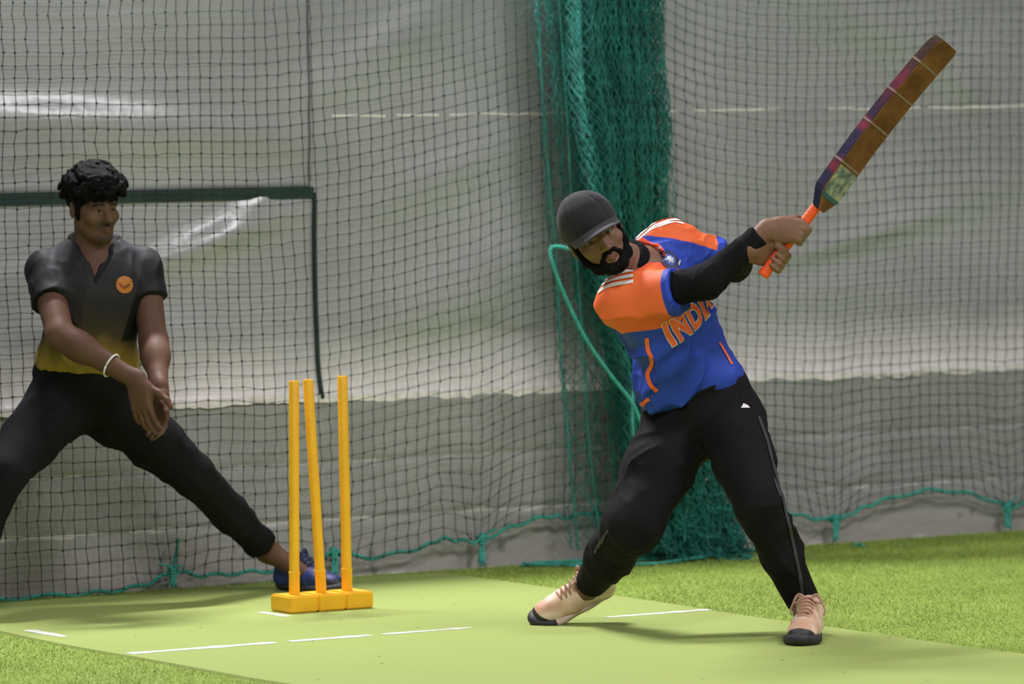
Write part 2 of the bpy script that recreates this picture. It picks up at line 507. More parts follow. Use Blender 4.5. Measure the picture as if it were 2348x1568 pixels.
# ------------------------------------------------------------------ back wall
def plaster_mat():
    m = bpy.data.materials.new('grey_plaster'); m.use_nodes = True
    nt = m.node_tree; N = nt.nodes; L = nt.links; b = N['Principled BSDF']
    b.inputs['Roughness'].default_value = 0.9; b.inputs['Specular IOR Level'].default_value = 0.2
    tc = N.new('ShaderNodeTexCoord')
    def noise(sc, det=5, vec=None):
        n = N.new('ShaderNodeTexNoise'); n.inputs['Scale'].default_value = sc; n.inputs['Detail'].default_value = det
        L.new(vec or tc.outputs['Object'], n.inputs['Vector']); return n.outputs['Fac']
    ramp = N.new('ShaderNodeValToRGB'); e = ramp.color_ramp.elements
    e[0].position = 0.3; e[0].color = (0.30, 0.305, 0.30, 1); e[1].position = 0.75; e[1].color = (0.40, 0.405, 0.40, 1)
    L.new(noise(3.5), ramp.inputs[0]); cur = ramp.outputs[0]
    mp = N.new('ShaderNodeMapping'); mp.inputs['Scale'].default_value = (6, 6, 22); L.new(tc.outputs['Object'], mp.inputs[0])
    # bare pinkish cement low down and pale lime stains along the block joints
    sx = N.new('ShaderNodeSeparateXYZ'); L.new(tc.outputs['Object'], sx.inputs[0])
    def layer(fac, colr):
        global _
        mx = N.new('ShaderNodeMix'); mx.data_type = 'RGBA'; L.new(fac, mx.inputs['Factor'])
        nonlocal_cur[0] = (L.new(nonlocal_cur[0], mx.inputs[6]), mx.outputs[2])[1]; mx.inputs[7].default_value = (*colr, 1)
    nonlocal_cur = [cur]
    def band(z0, w, thr, soft=0.08):
        d = N.new('ShaderNodeMath'); d.operation = 'SUBTRACT'; d.inputs[1].default_value = z0; L.new(sx.outputs['Z'], d.inputs[0])
        a = N.new('ShaderNodeMath'); a.operation = 'ABSOLUTE'; L.new(d.outputs[0], a.inputs[0])
        r = N.new('ShaderNodeMapRange'); r.inputs[1].default_value = 0; r.inputs[2].default_value = w; r.inputs[3].default_value = 0.5; r.inputs[4].default_value = -0.2
        L.new(a.outputs[0], r.inputs[0])
        s = N.new('ShaderNodeMath'); s.operation = 'ADD'; L.new(r.outputs[0], s.inputs[0]); L.new(noise(1.0, 6, mp.outputs[0]), s.inputs[1])
        q = N.new('ShaderNodeMapRange'); q.inputs[1].default_value = thr; q.inputs[2].default_value = thr + soft; L.new(s.outputs[0], q.inputs[0])
        return q.outputs[0]
    low = N.new('ShaderNodeMapRange'); low.inputs[1].default_value = 0.26; low.inputs[2].default_value = 0.05; low.inputs[3].default_value = 0.0; low.inputs[4].default_value = 0.8
    L.new(sx.outputs['Z'], low.inputs[0])
    layer(low.outputs[0], (0.40, 0.375, 0.35))
    layer(band(0.205, 0.045, 0.93), (0.60, 0.59, 0.57))
    layer(band(0.405, 0.03, 0.97), (0.56, 0.56, 0.54))
    layer(band(0.0, 0.06, 0.96), (0.60, 0.57, 0.55))
    ds = N.new('ShaderNodeMapRange'); ds.inputs[1].default_value = 0.66; ds.inputs[2].default_value = 0.72; L.new(noise(7, 3), ds.inputs[0])
    layer(ds.outputs[0], (0.19, 0.19, 0.17))
    L.new(nonlocal_cur[0], b.inputs['Base Color'])
    bp = N.new('ShaderNodeBump'); bp.inputs['Strength'].default_value = 0.5; bp.inputs['Distance'].default_value = 0.01
    L.new(noise(38, 6), bp.inputs['Height']); L.new(bp.outputs[0], b.inputs['Normal'])
    return m
M['plaster'] = plaster_mat()
def wall(name, Z, y0, thick, label):
    nx = 420; nz = len(Z); X = np.linspace(-5, 10, nx)
    gx, gz = np.meshgrid(X, Z, indexing='ij'); P = np.stack([gx, np.zeros_like(gx), gz], -1)
    y = y0 + 0.008 * noise3(P, 1.3, 1) + 0.004 * noise3(P, 9, 2) + 0.003 * noise3(P, 28, 3)
    for z0 in (0.205, 0.405): y = y + 0.010 * np.exp(-((gz - z0) / 0.010) ** 2)
    y = y + 0.012 * np.exp(-((0.626 - gz) / 0.006) ** 2)            # crumbled top arris
    P[..., 1] = y
    idx = np.arange(nx * nz).reshape(nx, nz)
    f = np.stack([idx[:-1, :-1], idx[1:, :-1], idx[1:, 1:], idx[:-1, 1:]], -1).reshape(-1, 4)
    o = mesh_obj(name, P.reshape(-1, 3), f, M['plaster'])
    s = o.modifiers.new('thickness', 'SOLIDIFY'); s.thickness = thick; s.offset = -1
    tag(o, label, 'wall', kind='structure')
wall('wall_back', np.linspace(0.60, 2.36, 40), WY + 0.012, 0.2, 'upper part of the back wall hung with grey tarpaulin')
wall('trim_1', np.concatenate([np.linspace(-0.02, 0.612, 66), [0.618, 0.622]]), WY - 0.072, 0.085, 'grey plastered block plinth along the foot of the back wall')

# ------------------------------------------------------------------ tarpaulin sheets on the wall
def tarp_mat(name, c1, c2, rough):
    m = bpy.data.materials.new(name); m.use_nodes = True
    nt = m.node_tree; N = nt.nodes; L = nt.links; b = N['Principled BSDF']
    b.inputs['Roughness'].default_value = rough; b.inputs['Specular IOR Level'].default_value = 0.8
    tc = N.new('ShaderNodeTexCoord')
    mp = N.new('ShaderNodeMapping'); mp.inputs['Scale'].default_value = (1.2, 1, 2.4); mp.inputs['Rotation'].default_value = (0, 0.25, 0); L.new(tc.outputs['Object'], mp.inputs[0])
    n = N.new('ShaderNodeTexNoise'); n.inputs['Scale'].default_value = 1.0; n.inputs['Detail'].default_value = 4; L.new(mp.outputs[0], n.inputs['Vector'])
    r = N.new('ShaderNodeValToRGB'); e = r.color_ramp.elements
    e[0].position = 0.34; e[0].color = (*c1, 1); e[1].position = 0.66; e[1].color = (*c2, 1)
    L.new(n.outputs['Fac'], r.inputs[0])
    # colour grows paler towards the foot of the sheets, unevenly
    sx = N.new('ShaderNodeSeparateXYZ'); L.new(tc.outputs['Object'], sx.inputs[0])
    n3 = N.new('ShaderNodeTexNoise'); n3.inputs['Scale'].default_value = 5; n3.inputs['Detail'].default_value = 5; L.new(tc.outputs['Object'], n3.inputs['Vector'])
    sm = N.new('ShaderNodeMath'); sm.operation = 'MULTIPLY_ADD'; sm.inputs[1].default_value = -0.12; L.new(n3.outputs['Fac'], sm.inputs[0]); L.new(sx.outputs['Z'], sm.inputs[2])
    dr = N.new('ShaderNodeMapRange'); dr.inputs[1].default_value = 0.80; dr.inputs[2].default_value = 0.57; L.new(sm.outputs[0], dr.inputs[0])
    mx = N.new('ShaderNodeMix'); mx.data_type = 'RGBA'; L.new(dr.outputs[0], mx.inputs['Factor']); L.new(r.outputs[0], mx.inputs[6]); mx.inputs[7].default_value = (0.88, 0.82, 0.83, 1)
    L.new(mx.outputs[2], b.inputs['Base Color'])
    n2 = N.new('ShaderNodeTexNoise'); n2.inputs['Scale'].default_value = 30; L.new(tc.outputs['Object'], n2.inputs['Vector'])
    bp = N.new('ShaderNodeBump'); bp.inputs['Strength'].default_value = 0.08; bp.inputs['Distance'].default_value = 0.01
    L.new(n2.outputs['Fac'], bp.inputs['Height']); L.new(bp.outputs[0], b.inputs['Normal'])
    return m
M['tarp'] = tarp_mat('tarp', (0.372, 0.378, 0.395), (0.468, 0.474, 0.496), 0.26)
M['hem_green'] = mat('hem_green', (0.006, 0.030, 0.022), 0.6, (80, 0.2), (8, 0.3))
M['hem_white'] = mat('hem_white', (0.88, 0.83, 0.82), 0.8, (120, 0.4), (25, 0.15))
# creases of the sheeting: centre (X, Z), half length, half width, rise angle, depth
CREASE = [(-0.30, 1.60, 0.75, 0.075, -3, 0.034), (-0.35, 1.50, 0.6, 0.05, 2, 0.014), (0.22, 1.20, 0.30, 0.050, 17, 0.034),
          (-0.35, 1.10, 0.40, 0.05, 3, 0.012), (0.35, 1.31, 0.13, 0.03, 22, 0.014), (2.95, 1.14, 0.45, 0.045, 12, 0.032),
          (2.30, 1.10, 0.35, 0.06, 2, 0.018), (1.30, 1.05, 0.55, 0.14, 12, 0.030), (1.15, 0.92, 0.5, 0.08, 10, 0.016),
          (3.45, 1.68, 0.10, 0.05, -55, 0.016), (0.95, 1.88, 0.35, 0.09, 28, 0.020), (3.1, 1.92, 0.6, 0.12, -24, 0.03),
          (2.6, 0.92, 0.7, 0.09, 4, 0.016), (3.5, 1.35, 0.5, 0.1, 8, 0.014), (-0.3, 0.86, 0.6, 0.10, -4, 0.016), (1.25, 1.45, 0.4, 0.08, 20, 0.014)]
def tarp(name, x0, x1, z0, z1, y0, label, flare, ragged):
    nx = int((x1 - x0) / 0.022); nz = int((z1 - z0) / 0.018)
    u = np.linspace(0, 1, nx); w = np.linspace(0, 1, nz); gu, gw = np.meshgrid(u, w, indexing='ij')
    gx = x0 + (x1 - x0) * gu
    zb = z0 + (ragged * (noise3(np.stack([gx, gx * 0, gx * 0], -1), 9, 4) + 0.6 * noise3(np.stack([gx, gx * 0, gx * 0], -1), 31, 6)) if ragged else 0)
    gz = zb + (z1 - zb) * gw
    P = np.stack([gx, gx * 0, gz], -1)
    d = 0.010 * noise3(P * np.array([0.6, 1, 1.5]), 1.6, 9) + 0.004 * noise3(P * np.array([0.5, 1, 1.6]), 6, 5)
    for cx, cz, hl, hw, an, dp in CREASE:
        a = math.radians(an); s = (gx - cx) * math.cos(a) + (gz - cz) * math.sin(a); t = -(gx - cx) * math.sin(a) + (gz - cz) * math.cos(a)
        d = d + dp * np.exp(-(s / hl) ** 2 * 1.4 - (t / hw) ** 2)
    d = d + flare * np.exp(-(gz - z0) / 0.12)
    P[..., 1] = y0 - d
    P[..., 1] = np.minimum(P[..., 1], WY - 0.022)
    idx = np.arange(nx * nz).reshape(nx, nz)
    f = np.stack([idx[:-1, :-1], idx[1:, :-1], idx[1:, 1:], idx[:-1, 1:]], -1).reshape(-1, 4)
    root = empty(name, (0.5 * (x0 + x1), y0, z0), label, 'tarpaulin')
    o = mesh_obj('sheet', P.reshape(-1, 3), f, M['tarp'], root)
    s = o.modifiers.new('thickness', 'SOLIDIFY'); s.thickness = 0.002
    return root, P
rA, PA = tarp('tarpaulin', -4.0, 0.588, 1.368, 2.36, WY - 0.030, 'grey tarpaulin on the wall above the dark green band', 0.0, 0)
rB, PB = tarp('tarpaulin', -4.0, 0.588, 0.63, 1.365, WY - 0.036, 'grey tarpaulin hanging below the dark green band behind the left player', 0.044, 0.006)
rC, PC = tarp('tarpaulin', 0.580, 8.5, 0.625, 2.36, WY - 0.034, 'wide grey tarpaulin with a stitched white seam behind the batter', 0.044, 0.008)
def hem_along(P, row, name, mt, root, h, out, x0=None, x1=None, dz=0.0, jag=0.0):
    """raised band following a row of a sheet"""
    q = P[:, row]; q = q[(q[:, 0] >= (x0 if x0 is not None else -99)) & (q[:, 0] <= (x1 if x1 is not None else 99))]
    mb = MB(); vs = []
    for p in q:
        j = jag * random.uniform(-1, 1)
        for (yy, zz) in ((0.004, -h - j), (-out, -h - j), (-out, h), (0.004, h)): vs.append((p[0], p[1] + yy, p[2] + zz + dz))
    n = len(q)
    mb.add(vs, [(4 * i + k, 4 * i + (k + 1) % 4, 4 * i + 4 + (k + 1) % 4, 4 * i + 4 + k) for i in range(n - 1) for k in range(4)] + [(0, 3, 2, 1), (4 * n - 4, 4 * n - 3, 4 * n - 2, 4 * n - 1)])
    return mb.build(name, mt, root, False)
hem_along(PB, -1, 'top_band', M['hem_green'], rB, 0.020, 0.010, dz=-0.018)
hem_along(PB, 0, 'frayed_edge', M['hem_white'], rB, 0.012, 0.004, jag=0.003)
hem_along(PC, 0, 'frayed_edge', M['hem_white'], rC, 0.012, 0.004, jag=0.003)
def seam_z(P, z): return int(np.argmin(np.abs(P[0, :, 2] - z)))
for a, b in ((0.66, 0.90), (0.915, 1.13), (1.14, 1.72), (2.02, 2.165), (2.21, 2.60), (2.80, 3.25), (3.27, 4.6), (4.7, 6.0)):
    hem_along(PC, seam_z(PC, 1.605), 'stitched_seam', M['hem_white'], rC, 0.0045, 0.003, a, b)
# dark side hem of the lower sheet
ed = PB[-1]; mb = MB(); mb.tube([p + np.array([0.004, -0.006, 0]) for p in ed[::2]], 0.008, 6)
mb.build('side_hem', M['hem_green'], rB)
ed = PC[0]; mb = MB(); mb.tube([p + np.array([0.0, -0.004, 0]) for p in ed[ed[:, 2] > 1.38][::3]], 0.004, 5)
mb.build('side_hem', mat('hem_grey', (0.40, 0.38, 0.40), 0.7), rC)
for (px, py) in ((712, 299), (716, 434), (1935, 305), (2098, 265), (2085, 800), (2098, 634)):
    p = at_y(px, py, WY - 0.05); mb = MB(); mb.lathe(p + np.array([0, 0.008, 0]), (0, -1, 0), [(0.008, 0), (0.010, 0.003), (0.006, 0.006), (0.003, 0.006)], 10)
    mb.build('eyelet', M['hem_green'], rC)

# ------------------------------------------------------------------ practice net in front of the wall
NY = 0.940
ROPE_PX = [(-300, 1404), (-60, 1384), (120, 1378), (240, 1364), (330, 1340), (395, 1312), (470, 1319), (560, 1312), (650, 1305), (720, 1290), (765, 1268), (850, 1278),
           (960, 1256), (1010, 1236), (1060, 1240), (1105, 1237), (1180, 1204), (1260, 1183), (1300, 1186), (1400, 1172), (1560, 1160), (1700, 1166), (1800, 1174), (1860, 1188),
           (1915, 1192), (1960, 1172), (2020, 1148), (2130, 1124), (2230, 1134), (2310, 1162), (2360, 1150), (2450, 1120), (2560, 1135), (2700, 1140)]
TIES = [(395, 1312), (765, 1268), (1105, 1237), (1915, 1192), (2310, 1162)]
ROPE = np.array([at_y(px, py, NY) for px, py in ROPE_PX])
ROPE[:, 2] = np.maximum(ROPE[:, 2], 0.012)
TIEX = [at_y(px, py, NY)[0] for px, py in TIES]
NET = empty('practice_net', (1.5, NY, 0), 'dark green square-mesh practice net hanging in front of the wall', 'net')
def net_grid():
    p = 0.0445; nx = int(7.4 / p); nz = 56
    i, j = np.meshgrid(np.arange(nx), np.arange(nz), indexing='ij')
    X = -1.9 + i * p; zb = np.interp(X, ROPE[:, 0], ROPE[:, 2])
    rise = 0.27 * np.clip((X - 0.3) / 1.35, 0, 1) ** 1.6 * (X < 1.85) + (X >= 1.85) * (0.27 * np.exp(-np.maximum(X - 1.85, 0) / 0.30) + 0.03 * np.sin(X * 2.2))
    zj = j * p
    Z = zb * np.exp(-j / 7.0) + 0.05 * (1 - np.exp(-j / 7.0)) + zj + rise * (1 - np.exp(-j / 9.0))
    # strands gather at the ties
    for tx in TIEX:
        X = X - (X - tx) * 0.75 * np.exp(-((X - tx) / 0.13) ** 2) * np.exp(-zj / 0.11)
        Z = Z - 0.05 * np.exp(-((X - tx) / 0.10) ** 2) * np.exp(-zj / 0.30) * (j > 0)
    Pn = np.stack([X, X * 0, Z], -1)
    X = X + 0.006 * noise3(Pn, 5, 3) + 0.004 * np.where(j % 2 == 0, 1, -1) * (0.4 + 0.6 * noise3(Pn, 2.2, 8)) + RNG.normal(0, 0.0016, X.shape) + 0.03 * noise3(Pn * np.array([0.4, 1, 1.0]), 1.3, 14)
    Z = Z + 0.007 * noise3(Pn, 4, 5) + RNG.normal(0, 0.0016, X.shape) + 0.035 * noise3(Pn * np.array([1, 1, 0.5]), 1.1, 21) * (1 - np.exp(-j / 6.0))
    Y = NY + 0.018 * noise3(Pn, 1.7, 11) - 0.012
    return np.stack([X, Y, np.maximum(Z, 0.008)], -1)
G = net_grid()
# rope bottom follows the lowest row
va, fa = segs_mesh(G[:, :-1].reshape(-1, 3), G[:, 1:].reshape(-1, 3), 0.0016)
vb, fb = segs_mesh(G[:-1].reshape(-1, 3), G[1:].reshape(-1, 3), 0.0012)
o = mesh_obj('mesh_strands', np.concatenate([va, vb]), np.concatenate([fa, fb + len(va)]), M['dark_net'], NET, False)
tag(o, kind='stuff')
K = G.reshape(-1, 3); oc = np.array([(1, 0, 0), (-1, 0, 0), (0, 1, 0), (0, -1, 0), (0, 0, 1), (0, 0, -1)]) * 0.0052
kv = (K[:, None] + oc[None] * RNG.uniform(0.8, 1.25, (len(K), 1, 1))).reshape(-1, 3)
kf = (np.arange(len(K)) * 6)[:, None, None] + np.array([(0, 2, 4), (2, 1, 4), (1, 3, 4), (3, 0, 4), (2, 0, 5), (1, 2, 5), (3, 1, 5), (0, 3, 5)])[None]
o = mesh_obj('knots', kv, kf.reshape(-1, 3), M['dark_net'], NET, False)
tag(o, kind='stuff')
def twisted(path, r, name, mt, parent, strands=2, pitch=0.03, n=5):
    path = [np.asarray(p) for p in path]; L = np.concatenate([[0], np.cumsum([np.linalg.norm(path[i + 1] - path[i]) for i in range(len(path) - 1)])])
    m = max(4, int(L[-1] / 0.008)); s = np.linspace(0, L[-1], m)
    P = np.stack([np.interp(s, L, [q[k] for q in path]) for k in range(3)], -1)
    t = np.gradient(P, axis=0); t /= np.linalg.norm(t, axis=1, keepdims=True) + 1e-9
    a = np.cross(t, np.array([0.1, 1, 0.2])); a /= np.linalg.norm(a, axis=1, keepdims=True); b = np.cross(t, a)
    mb = MB()
    for k in range(strands):
        w = 2 * math.pi * (s / pitch + k / strands)
        mb.tube(list(P + 0.55 * r * (np.cos(w)[:, None] * a + np.sin(w)[:, None] * b)), r * 0.62, n)
    return mb.build(name, mt, parent)
rp = smooth_path(ROPE, 8)
rp = [p + np.array([0, -0.006, 0.006 * math.sin(7 * k * 0.13)]) for k, p in enumerate(rp)]
twisted(rp, 0.0075, 'bottom_rope', M['teal_rope'], NET)
# ties down to the floor hooks
FLOOR_PX = [(395, 1352), (765, 1322), (1097, 1296), (1910, 1238), (2306, 1218)]
for (tp, fp) in zip(TIES, FLOOR_PX):
    a = at_y(*tp, NY - 0.01); b = ground(*fp); b = np.array([b[0], min(b[1], NY), 0.02]) ; b[0] = a[0] - 0.006; b[1] = NY - 0.02
    mb = MB()
    for k in range(7):
        j = lambda s: np.array([random.uniform(-s, s), random.uniform(-s, s * 0.4), random.uniform(-s, s) * 0.6])
        mb.tube(smooth_path([a + j(0.012) + np.array([0, 0, 0.02]), 0.6 * a + 0.4 * b + j(0.010), b + j(0.014)], 4), 0.0045, 5)
    for k in range(3):      # wraps of the knot
        z = a + np.array([0, 0, -0.01 + 0.011 * k]); ring = [z + 0.014 * np.array([math.cos(w), 0.8 * math.sin(w), 0.2 * math.sin(w)]) for w in np.linspace(0, 6.4, 12)]
        mb.tube(ring, 0.005, 5)
    for s in (-1, 1):       # loose ends
        e = a + np.array([s * random.uniform(0.03, 0.075), -0.015, random.uniform(-0.02, 0.05)])
        mb.tube(smooth_path([a, 0.5 * (a + e) + np.array([0, -0.012, 0.012]), e], 4), 0.0042, 5)
    mb.build('tie_cord', M['teal_rope'], NET)
    mb = MB(); mb.tube([b + np.array([0.012 * math.cos(w), 0, 0.012 * math.sin(w) - 0.004]) for w in np.linspace(-0.6, 3.8, 12)], 0.003, 6)
    mb.build('floor_hook', M['grey_steel'], NET)
# upright gathered cord above the first tie
a = at_y(397, 1305, NY - 0.01); mb = MB()
for k in range(4): mb.tube(smooth_path([a + np.array([random.uniform(-.006, .006), 0, 0]), a + np.array([0.012 + random.uniform(-.006, .006), 0.0, 0.05]), a + np.array([0.018 + random.uniform(-.012, .012), 0.006, 0.105])], 4), 0.0035, 5)
mb.build('tie_cord', M['teal_net'], NET)

# ------------------------------------------------------------------ gathered net curtain
BUN = empty('gathered_net', at_y(1440, 1280, 0.85) * np.array([1, 1, 0]), 'bunched teal net hanging in a thick column behind the batter', 'net')
ROWS = np.array([(-120, 1258, 1540), (0, 1262, 1538), (200, 1276, 1536), (400, 1292, 1526), (600, 1318, 1535), (800, 1358, 1570), (930, 1380, 1610), (1060, 1395, 1660), (1180, 1405, 1715), (1262, 1405, 1770)], float)
VEIL = np.array([(-120, 1224, 1310), (0, 1230, 1320), (400, 1248, 1360), (700, 1268, 1420), (950, 1285, 1450), (1150, 1292, 1470), (1262, 1300, 1500)], float)
def sheets(rows, ns, ncol, nrow, Y0, Y1, spread, seed):
    rng = np.random.default_rng(seed); A = []; B = []
    for s in range(ns):
        i, j = np.meshgrid(np.arange(ncol), np.arange(nrow), indexing='ij')
        u = (i + 0.5 * (j % 2) + 0.25) / ncol
        c0 = rng.uniform(0.0, 1 - spread); sp = spread * rng.uniform(0.75, 1.0)
        vv = j / (nrow - 1); py = rows[0, 0] + (rows[-1, 0] - rows[0, 0]) * vv
        t = c0 + sp * u
        t = np.clip(t + 0.03 * np.sin(9 * vv + rng.uniform(0, 6)) + 0.02 * np.sin(23 * vv + 5 * u + rng.uniform(0, 6)), 0, 1)
        l = np.interp(py, rows[:, 0], rows[:, 1]); r = np.interp(py, rows[:, 0], rows[:, 2]); px = l + (r - l) * t
        Yd = Y0 + (Y1 - Y0) * np.clip(0.5 + 0.5 * np.sin(6.28 * (u * 2.3 + rng.uniform())) * 0.8 + 0.1 * np.sin(14 * vv), 0, 1)
        d = CF[None, None] + CR * ((px - IW / 2) / FPX)[..., None] - CU * ((py - IH / 2) / FPX)[..., None]
        P = CAM_POS + d * ((0.85 - CAM_POS[1]) / d[..., 1])[..., None]
        P[..., 1] = Yd; P = P + rng.normal(0, 0.003, P.shape); P[..., 2] = np.maximum(P[..., 2], 0.006)
        A.append(P[:, :-1].reshape(-1, 3)); B.append(P[:, 1:].reshape(-1, 3))
        ev = P[:-1, 1::2][:, : (nrow - 1) // 2]; nx_ = P[1:, 2::2][:, : ev.shape[1]]
        A.append(ev[:, :nx_.shape[1]].reshape(-1, 3)); B.append(nx_.reshape(-1, 3))
        ev = P[1:, 0::2]; od = P[:-1, 1::2]; k = min(ev.shape[1], od.shape[1])
        A.append(od[:, :k].reshape(-1, 3)); B.append(ev[:, :k].reshape(-1, 3))
    return segs_mesh(np.concatenate(A), np.concatenate(B), 0.0016)
v, f = sheets(ROWS, 17, 20, 84, 0.66, 0.90, 0.55, 3)
tag(mesh_obj('gathered_strands', v, f, M['teal_net'], BUN, False), kind='stuff')
v, f = sheets(VEIL, 2, 7, 60, 0.84, 0.93, 0.85, 5)
tag(mesh_obj('loose_strands', v, f, M['teal_net'], BUN, False), kind='stuff')
# tangled heap where the curtain meets the turf
A = []; B = []
for k in range(420):
    q = RNG.uniform(0, 1); c = ground(1470 + 270 * q, 1283, 0) ; hh = 0.27 * (1 - 0.55 * abs(q - 0.35) * 1.5)
    p = np.array([c[0], RNG.uniform(0.66, 0.93), RNG.uniform(0.01, max(hh, 0.06))]); d = RNG.normal(0, 1, 3); d[2] *= 0.5; d = nrm(d)
    pts = []
    for s in range(9):
        d = nrm(d + RNG.normal(0, 0.42, 3)); p = p + d * 0.018
        p[2] = min(max(p[2], 0.006), hh + 0.02); p[1] = min(max(p[1], 0.60), 0.94); pts.append(p.copy())
    A += pts[:-1]; B += pts[1:]
v, f = segs_mesh(np.array(A), np.array(B), 0.0020)
tag(mesh_obj('tangled_heap', v, f, M['teal_net'], BUN, False), kind='stuff')
sel = smooth_path([at_y(x, y, 0.86) for x, y in ((1228, -120), (1233, 0), (1246, 250), (1262, 450), (1275, 600), (1288, 850), (1306, 1050), (1326, 1262))], 8)
twisted(sel, 0.0045, 'selvedge_cord', M['teal_net'], BUN)
sel = smooth_path([at_y(x, y, 0.80) for x, y in ((1275, -120), (1282, 0), (1300, 250), (1310, 450), (1330, 700), (1345, 950), (1365, 1150), (1380, 1262))], 8)
twisted(sel, 0.0035, 'selvedge_cord', M['teal_net'], BUN)
# the light teal draw cord looped round the column
cord = smooth_path([at_y(x, y, Y) for x, y, Y in ((1560, 556, 0.90), (1525, 556, 0.74), (1470, 560, 0.66), (1400, 575, 0.66), (1335, 578, 0.65), (1285, 566, 0.66), (1262, 572, 0.67), (1272, 620, 0.66), (1300, 690, 0.66), (1345, 780, 0.65), (1400, 860, 0.64), (1446, 918, 0.63), (1466, 960, 0.62), (1480, 1010, 0.63), (1500, 1060, 0.72), (1510, 1090, 0.80))], 8)
twisted(cord, 0.0075, 'draw_cord', M['teal_rope'], BUN)
cord = smooth_path([at_y(x, y, 0.63) for x, y in ((1462, 800), (1456, 870), (1450, 925), (1452, 1000))], 6)
twisted(cord, 0.006, 'draw_cord', M['teal_rope'], BUN)
for pts in (((1135, 1290), (1180, 1298), (1280, 1300), (1400, 1296), (1520, 1285), (1600, 1282), (1700, 1278)),
            ((1138, 1294), (1220, 1293), (1330, 1302), (1450, 1290), (1560, 1276), (1640, 1268), (1720, 1284)),
            ((1200, 1297), (1330, 1294), (1480, 1298), (1610, 1286), (1660, 1262), (1745, 1272))):
    L_ = [ground(x, y) for x, y in pts]; L_ = [np.array([q[0], min(q[1], 0.9), 0.008 + 0.006 * (k % 2)]) for k, q in enumerate(L_)]
    twisted(smooth_path(L_, 6), 0.0065, 'trailing_cord', M['teal_rope'], BUN)
# a scrap of cord on the turf
p = ground(1966, 1258); mb = MB(); mb.tube(smooth_path([p + np.array([-0.02, 0, 0.012]), p + np.array([0, -0.01, 0.022]), p + np.array([0.012, 0.004, 0.012]), p + np.array([0.03, -0.004, 0.010])], 5), 0.005, 6)
tag(mb.build('cord_scrap', M['teal_rope']), 'small scrap of teal cord lying on the turf near the wall', 'cord')

# ------------------------------------------------------------------ stumps
ST = empty('stump_set', (0, 0, T), 'yellow plastic cricket stumps standing in a three-block base on the mat', 'stumps')
HX, HYd, BH = 0.158, 0.066, 0.056
def base_mesh():
    bm = bmesh.new()
    xs = [(-HX, -HX + 0.103), (-HX + 0.107, HX - 0.107), (HX - 0.103, HX)]
    for k, (x0, x1) in enumerate(xs):
        r = bmesh.ops.create_cube(bm, size=1.0)
        for v in r['verts']: v.co = Vector(((v.co.x + 0.5) * (x1 - x0) + x0, v.co.y * 2 * HYd, (v.co.z + 0.5) * BH + T))
    r = bmesh.ops.create_cube(bm, size=1.0)
    for v in r['verts']: v.co = Vector((v.co.x * (2 * HX - 0.02), v.co.y * 2 * (HYd - 0.007), (v.co.z + 0.5) * (BH - 0.008) + T + 0.003))
    bmesh.ops.bevel(bm, geom=bm.edges[:], offset=0.005, segments=3, affect='EDGES', clamp_overlap=True)
    me = bpy.data.meshes.new('base'); bm.to_mesh(me); bm.free(); return me
link_mesh('base', base_mesh(), M['stump_yellow'], ST, False)
SD = (at_y(675, 1368, 0.0), at_y(737, 1364, 0.0), at_y(796, 1360, 0.0))
STOP = ((674, 873), (706, 870), (785, 862))
for k in range(3):
    b = np.array([SD[k][0], 0.0, T + BH - 0.004]); tt = at_y(*STOP[k], 0.0); ax = tt - b; Ls = np.linalg.norm(ax)
    mb = MB(); R_ = 0.0168
    mb.lathe(b, ax, [(R_ * 1.05, 0), (R_ * 1.05, 0.068), (R_ * 1.13, 0.070), (R_ * 1.13, 0.078), (R_, 0.080), (R_, Ls - 0.004), (R_ * 0.9, Ls), (R_ * 0.75, Ls), (R_ * 0.7, Ls - 0.004), (R_ * 0.3, Ls - 0.004)], 28)
    o = mb.build('stump', M['stump_yellow'], ST, True)
    o.data.set_sharp_from_angle(angle=0.7)
    if k == 1: o['label'] = 'middle stump leaning to the left'
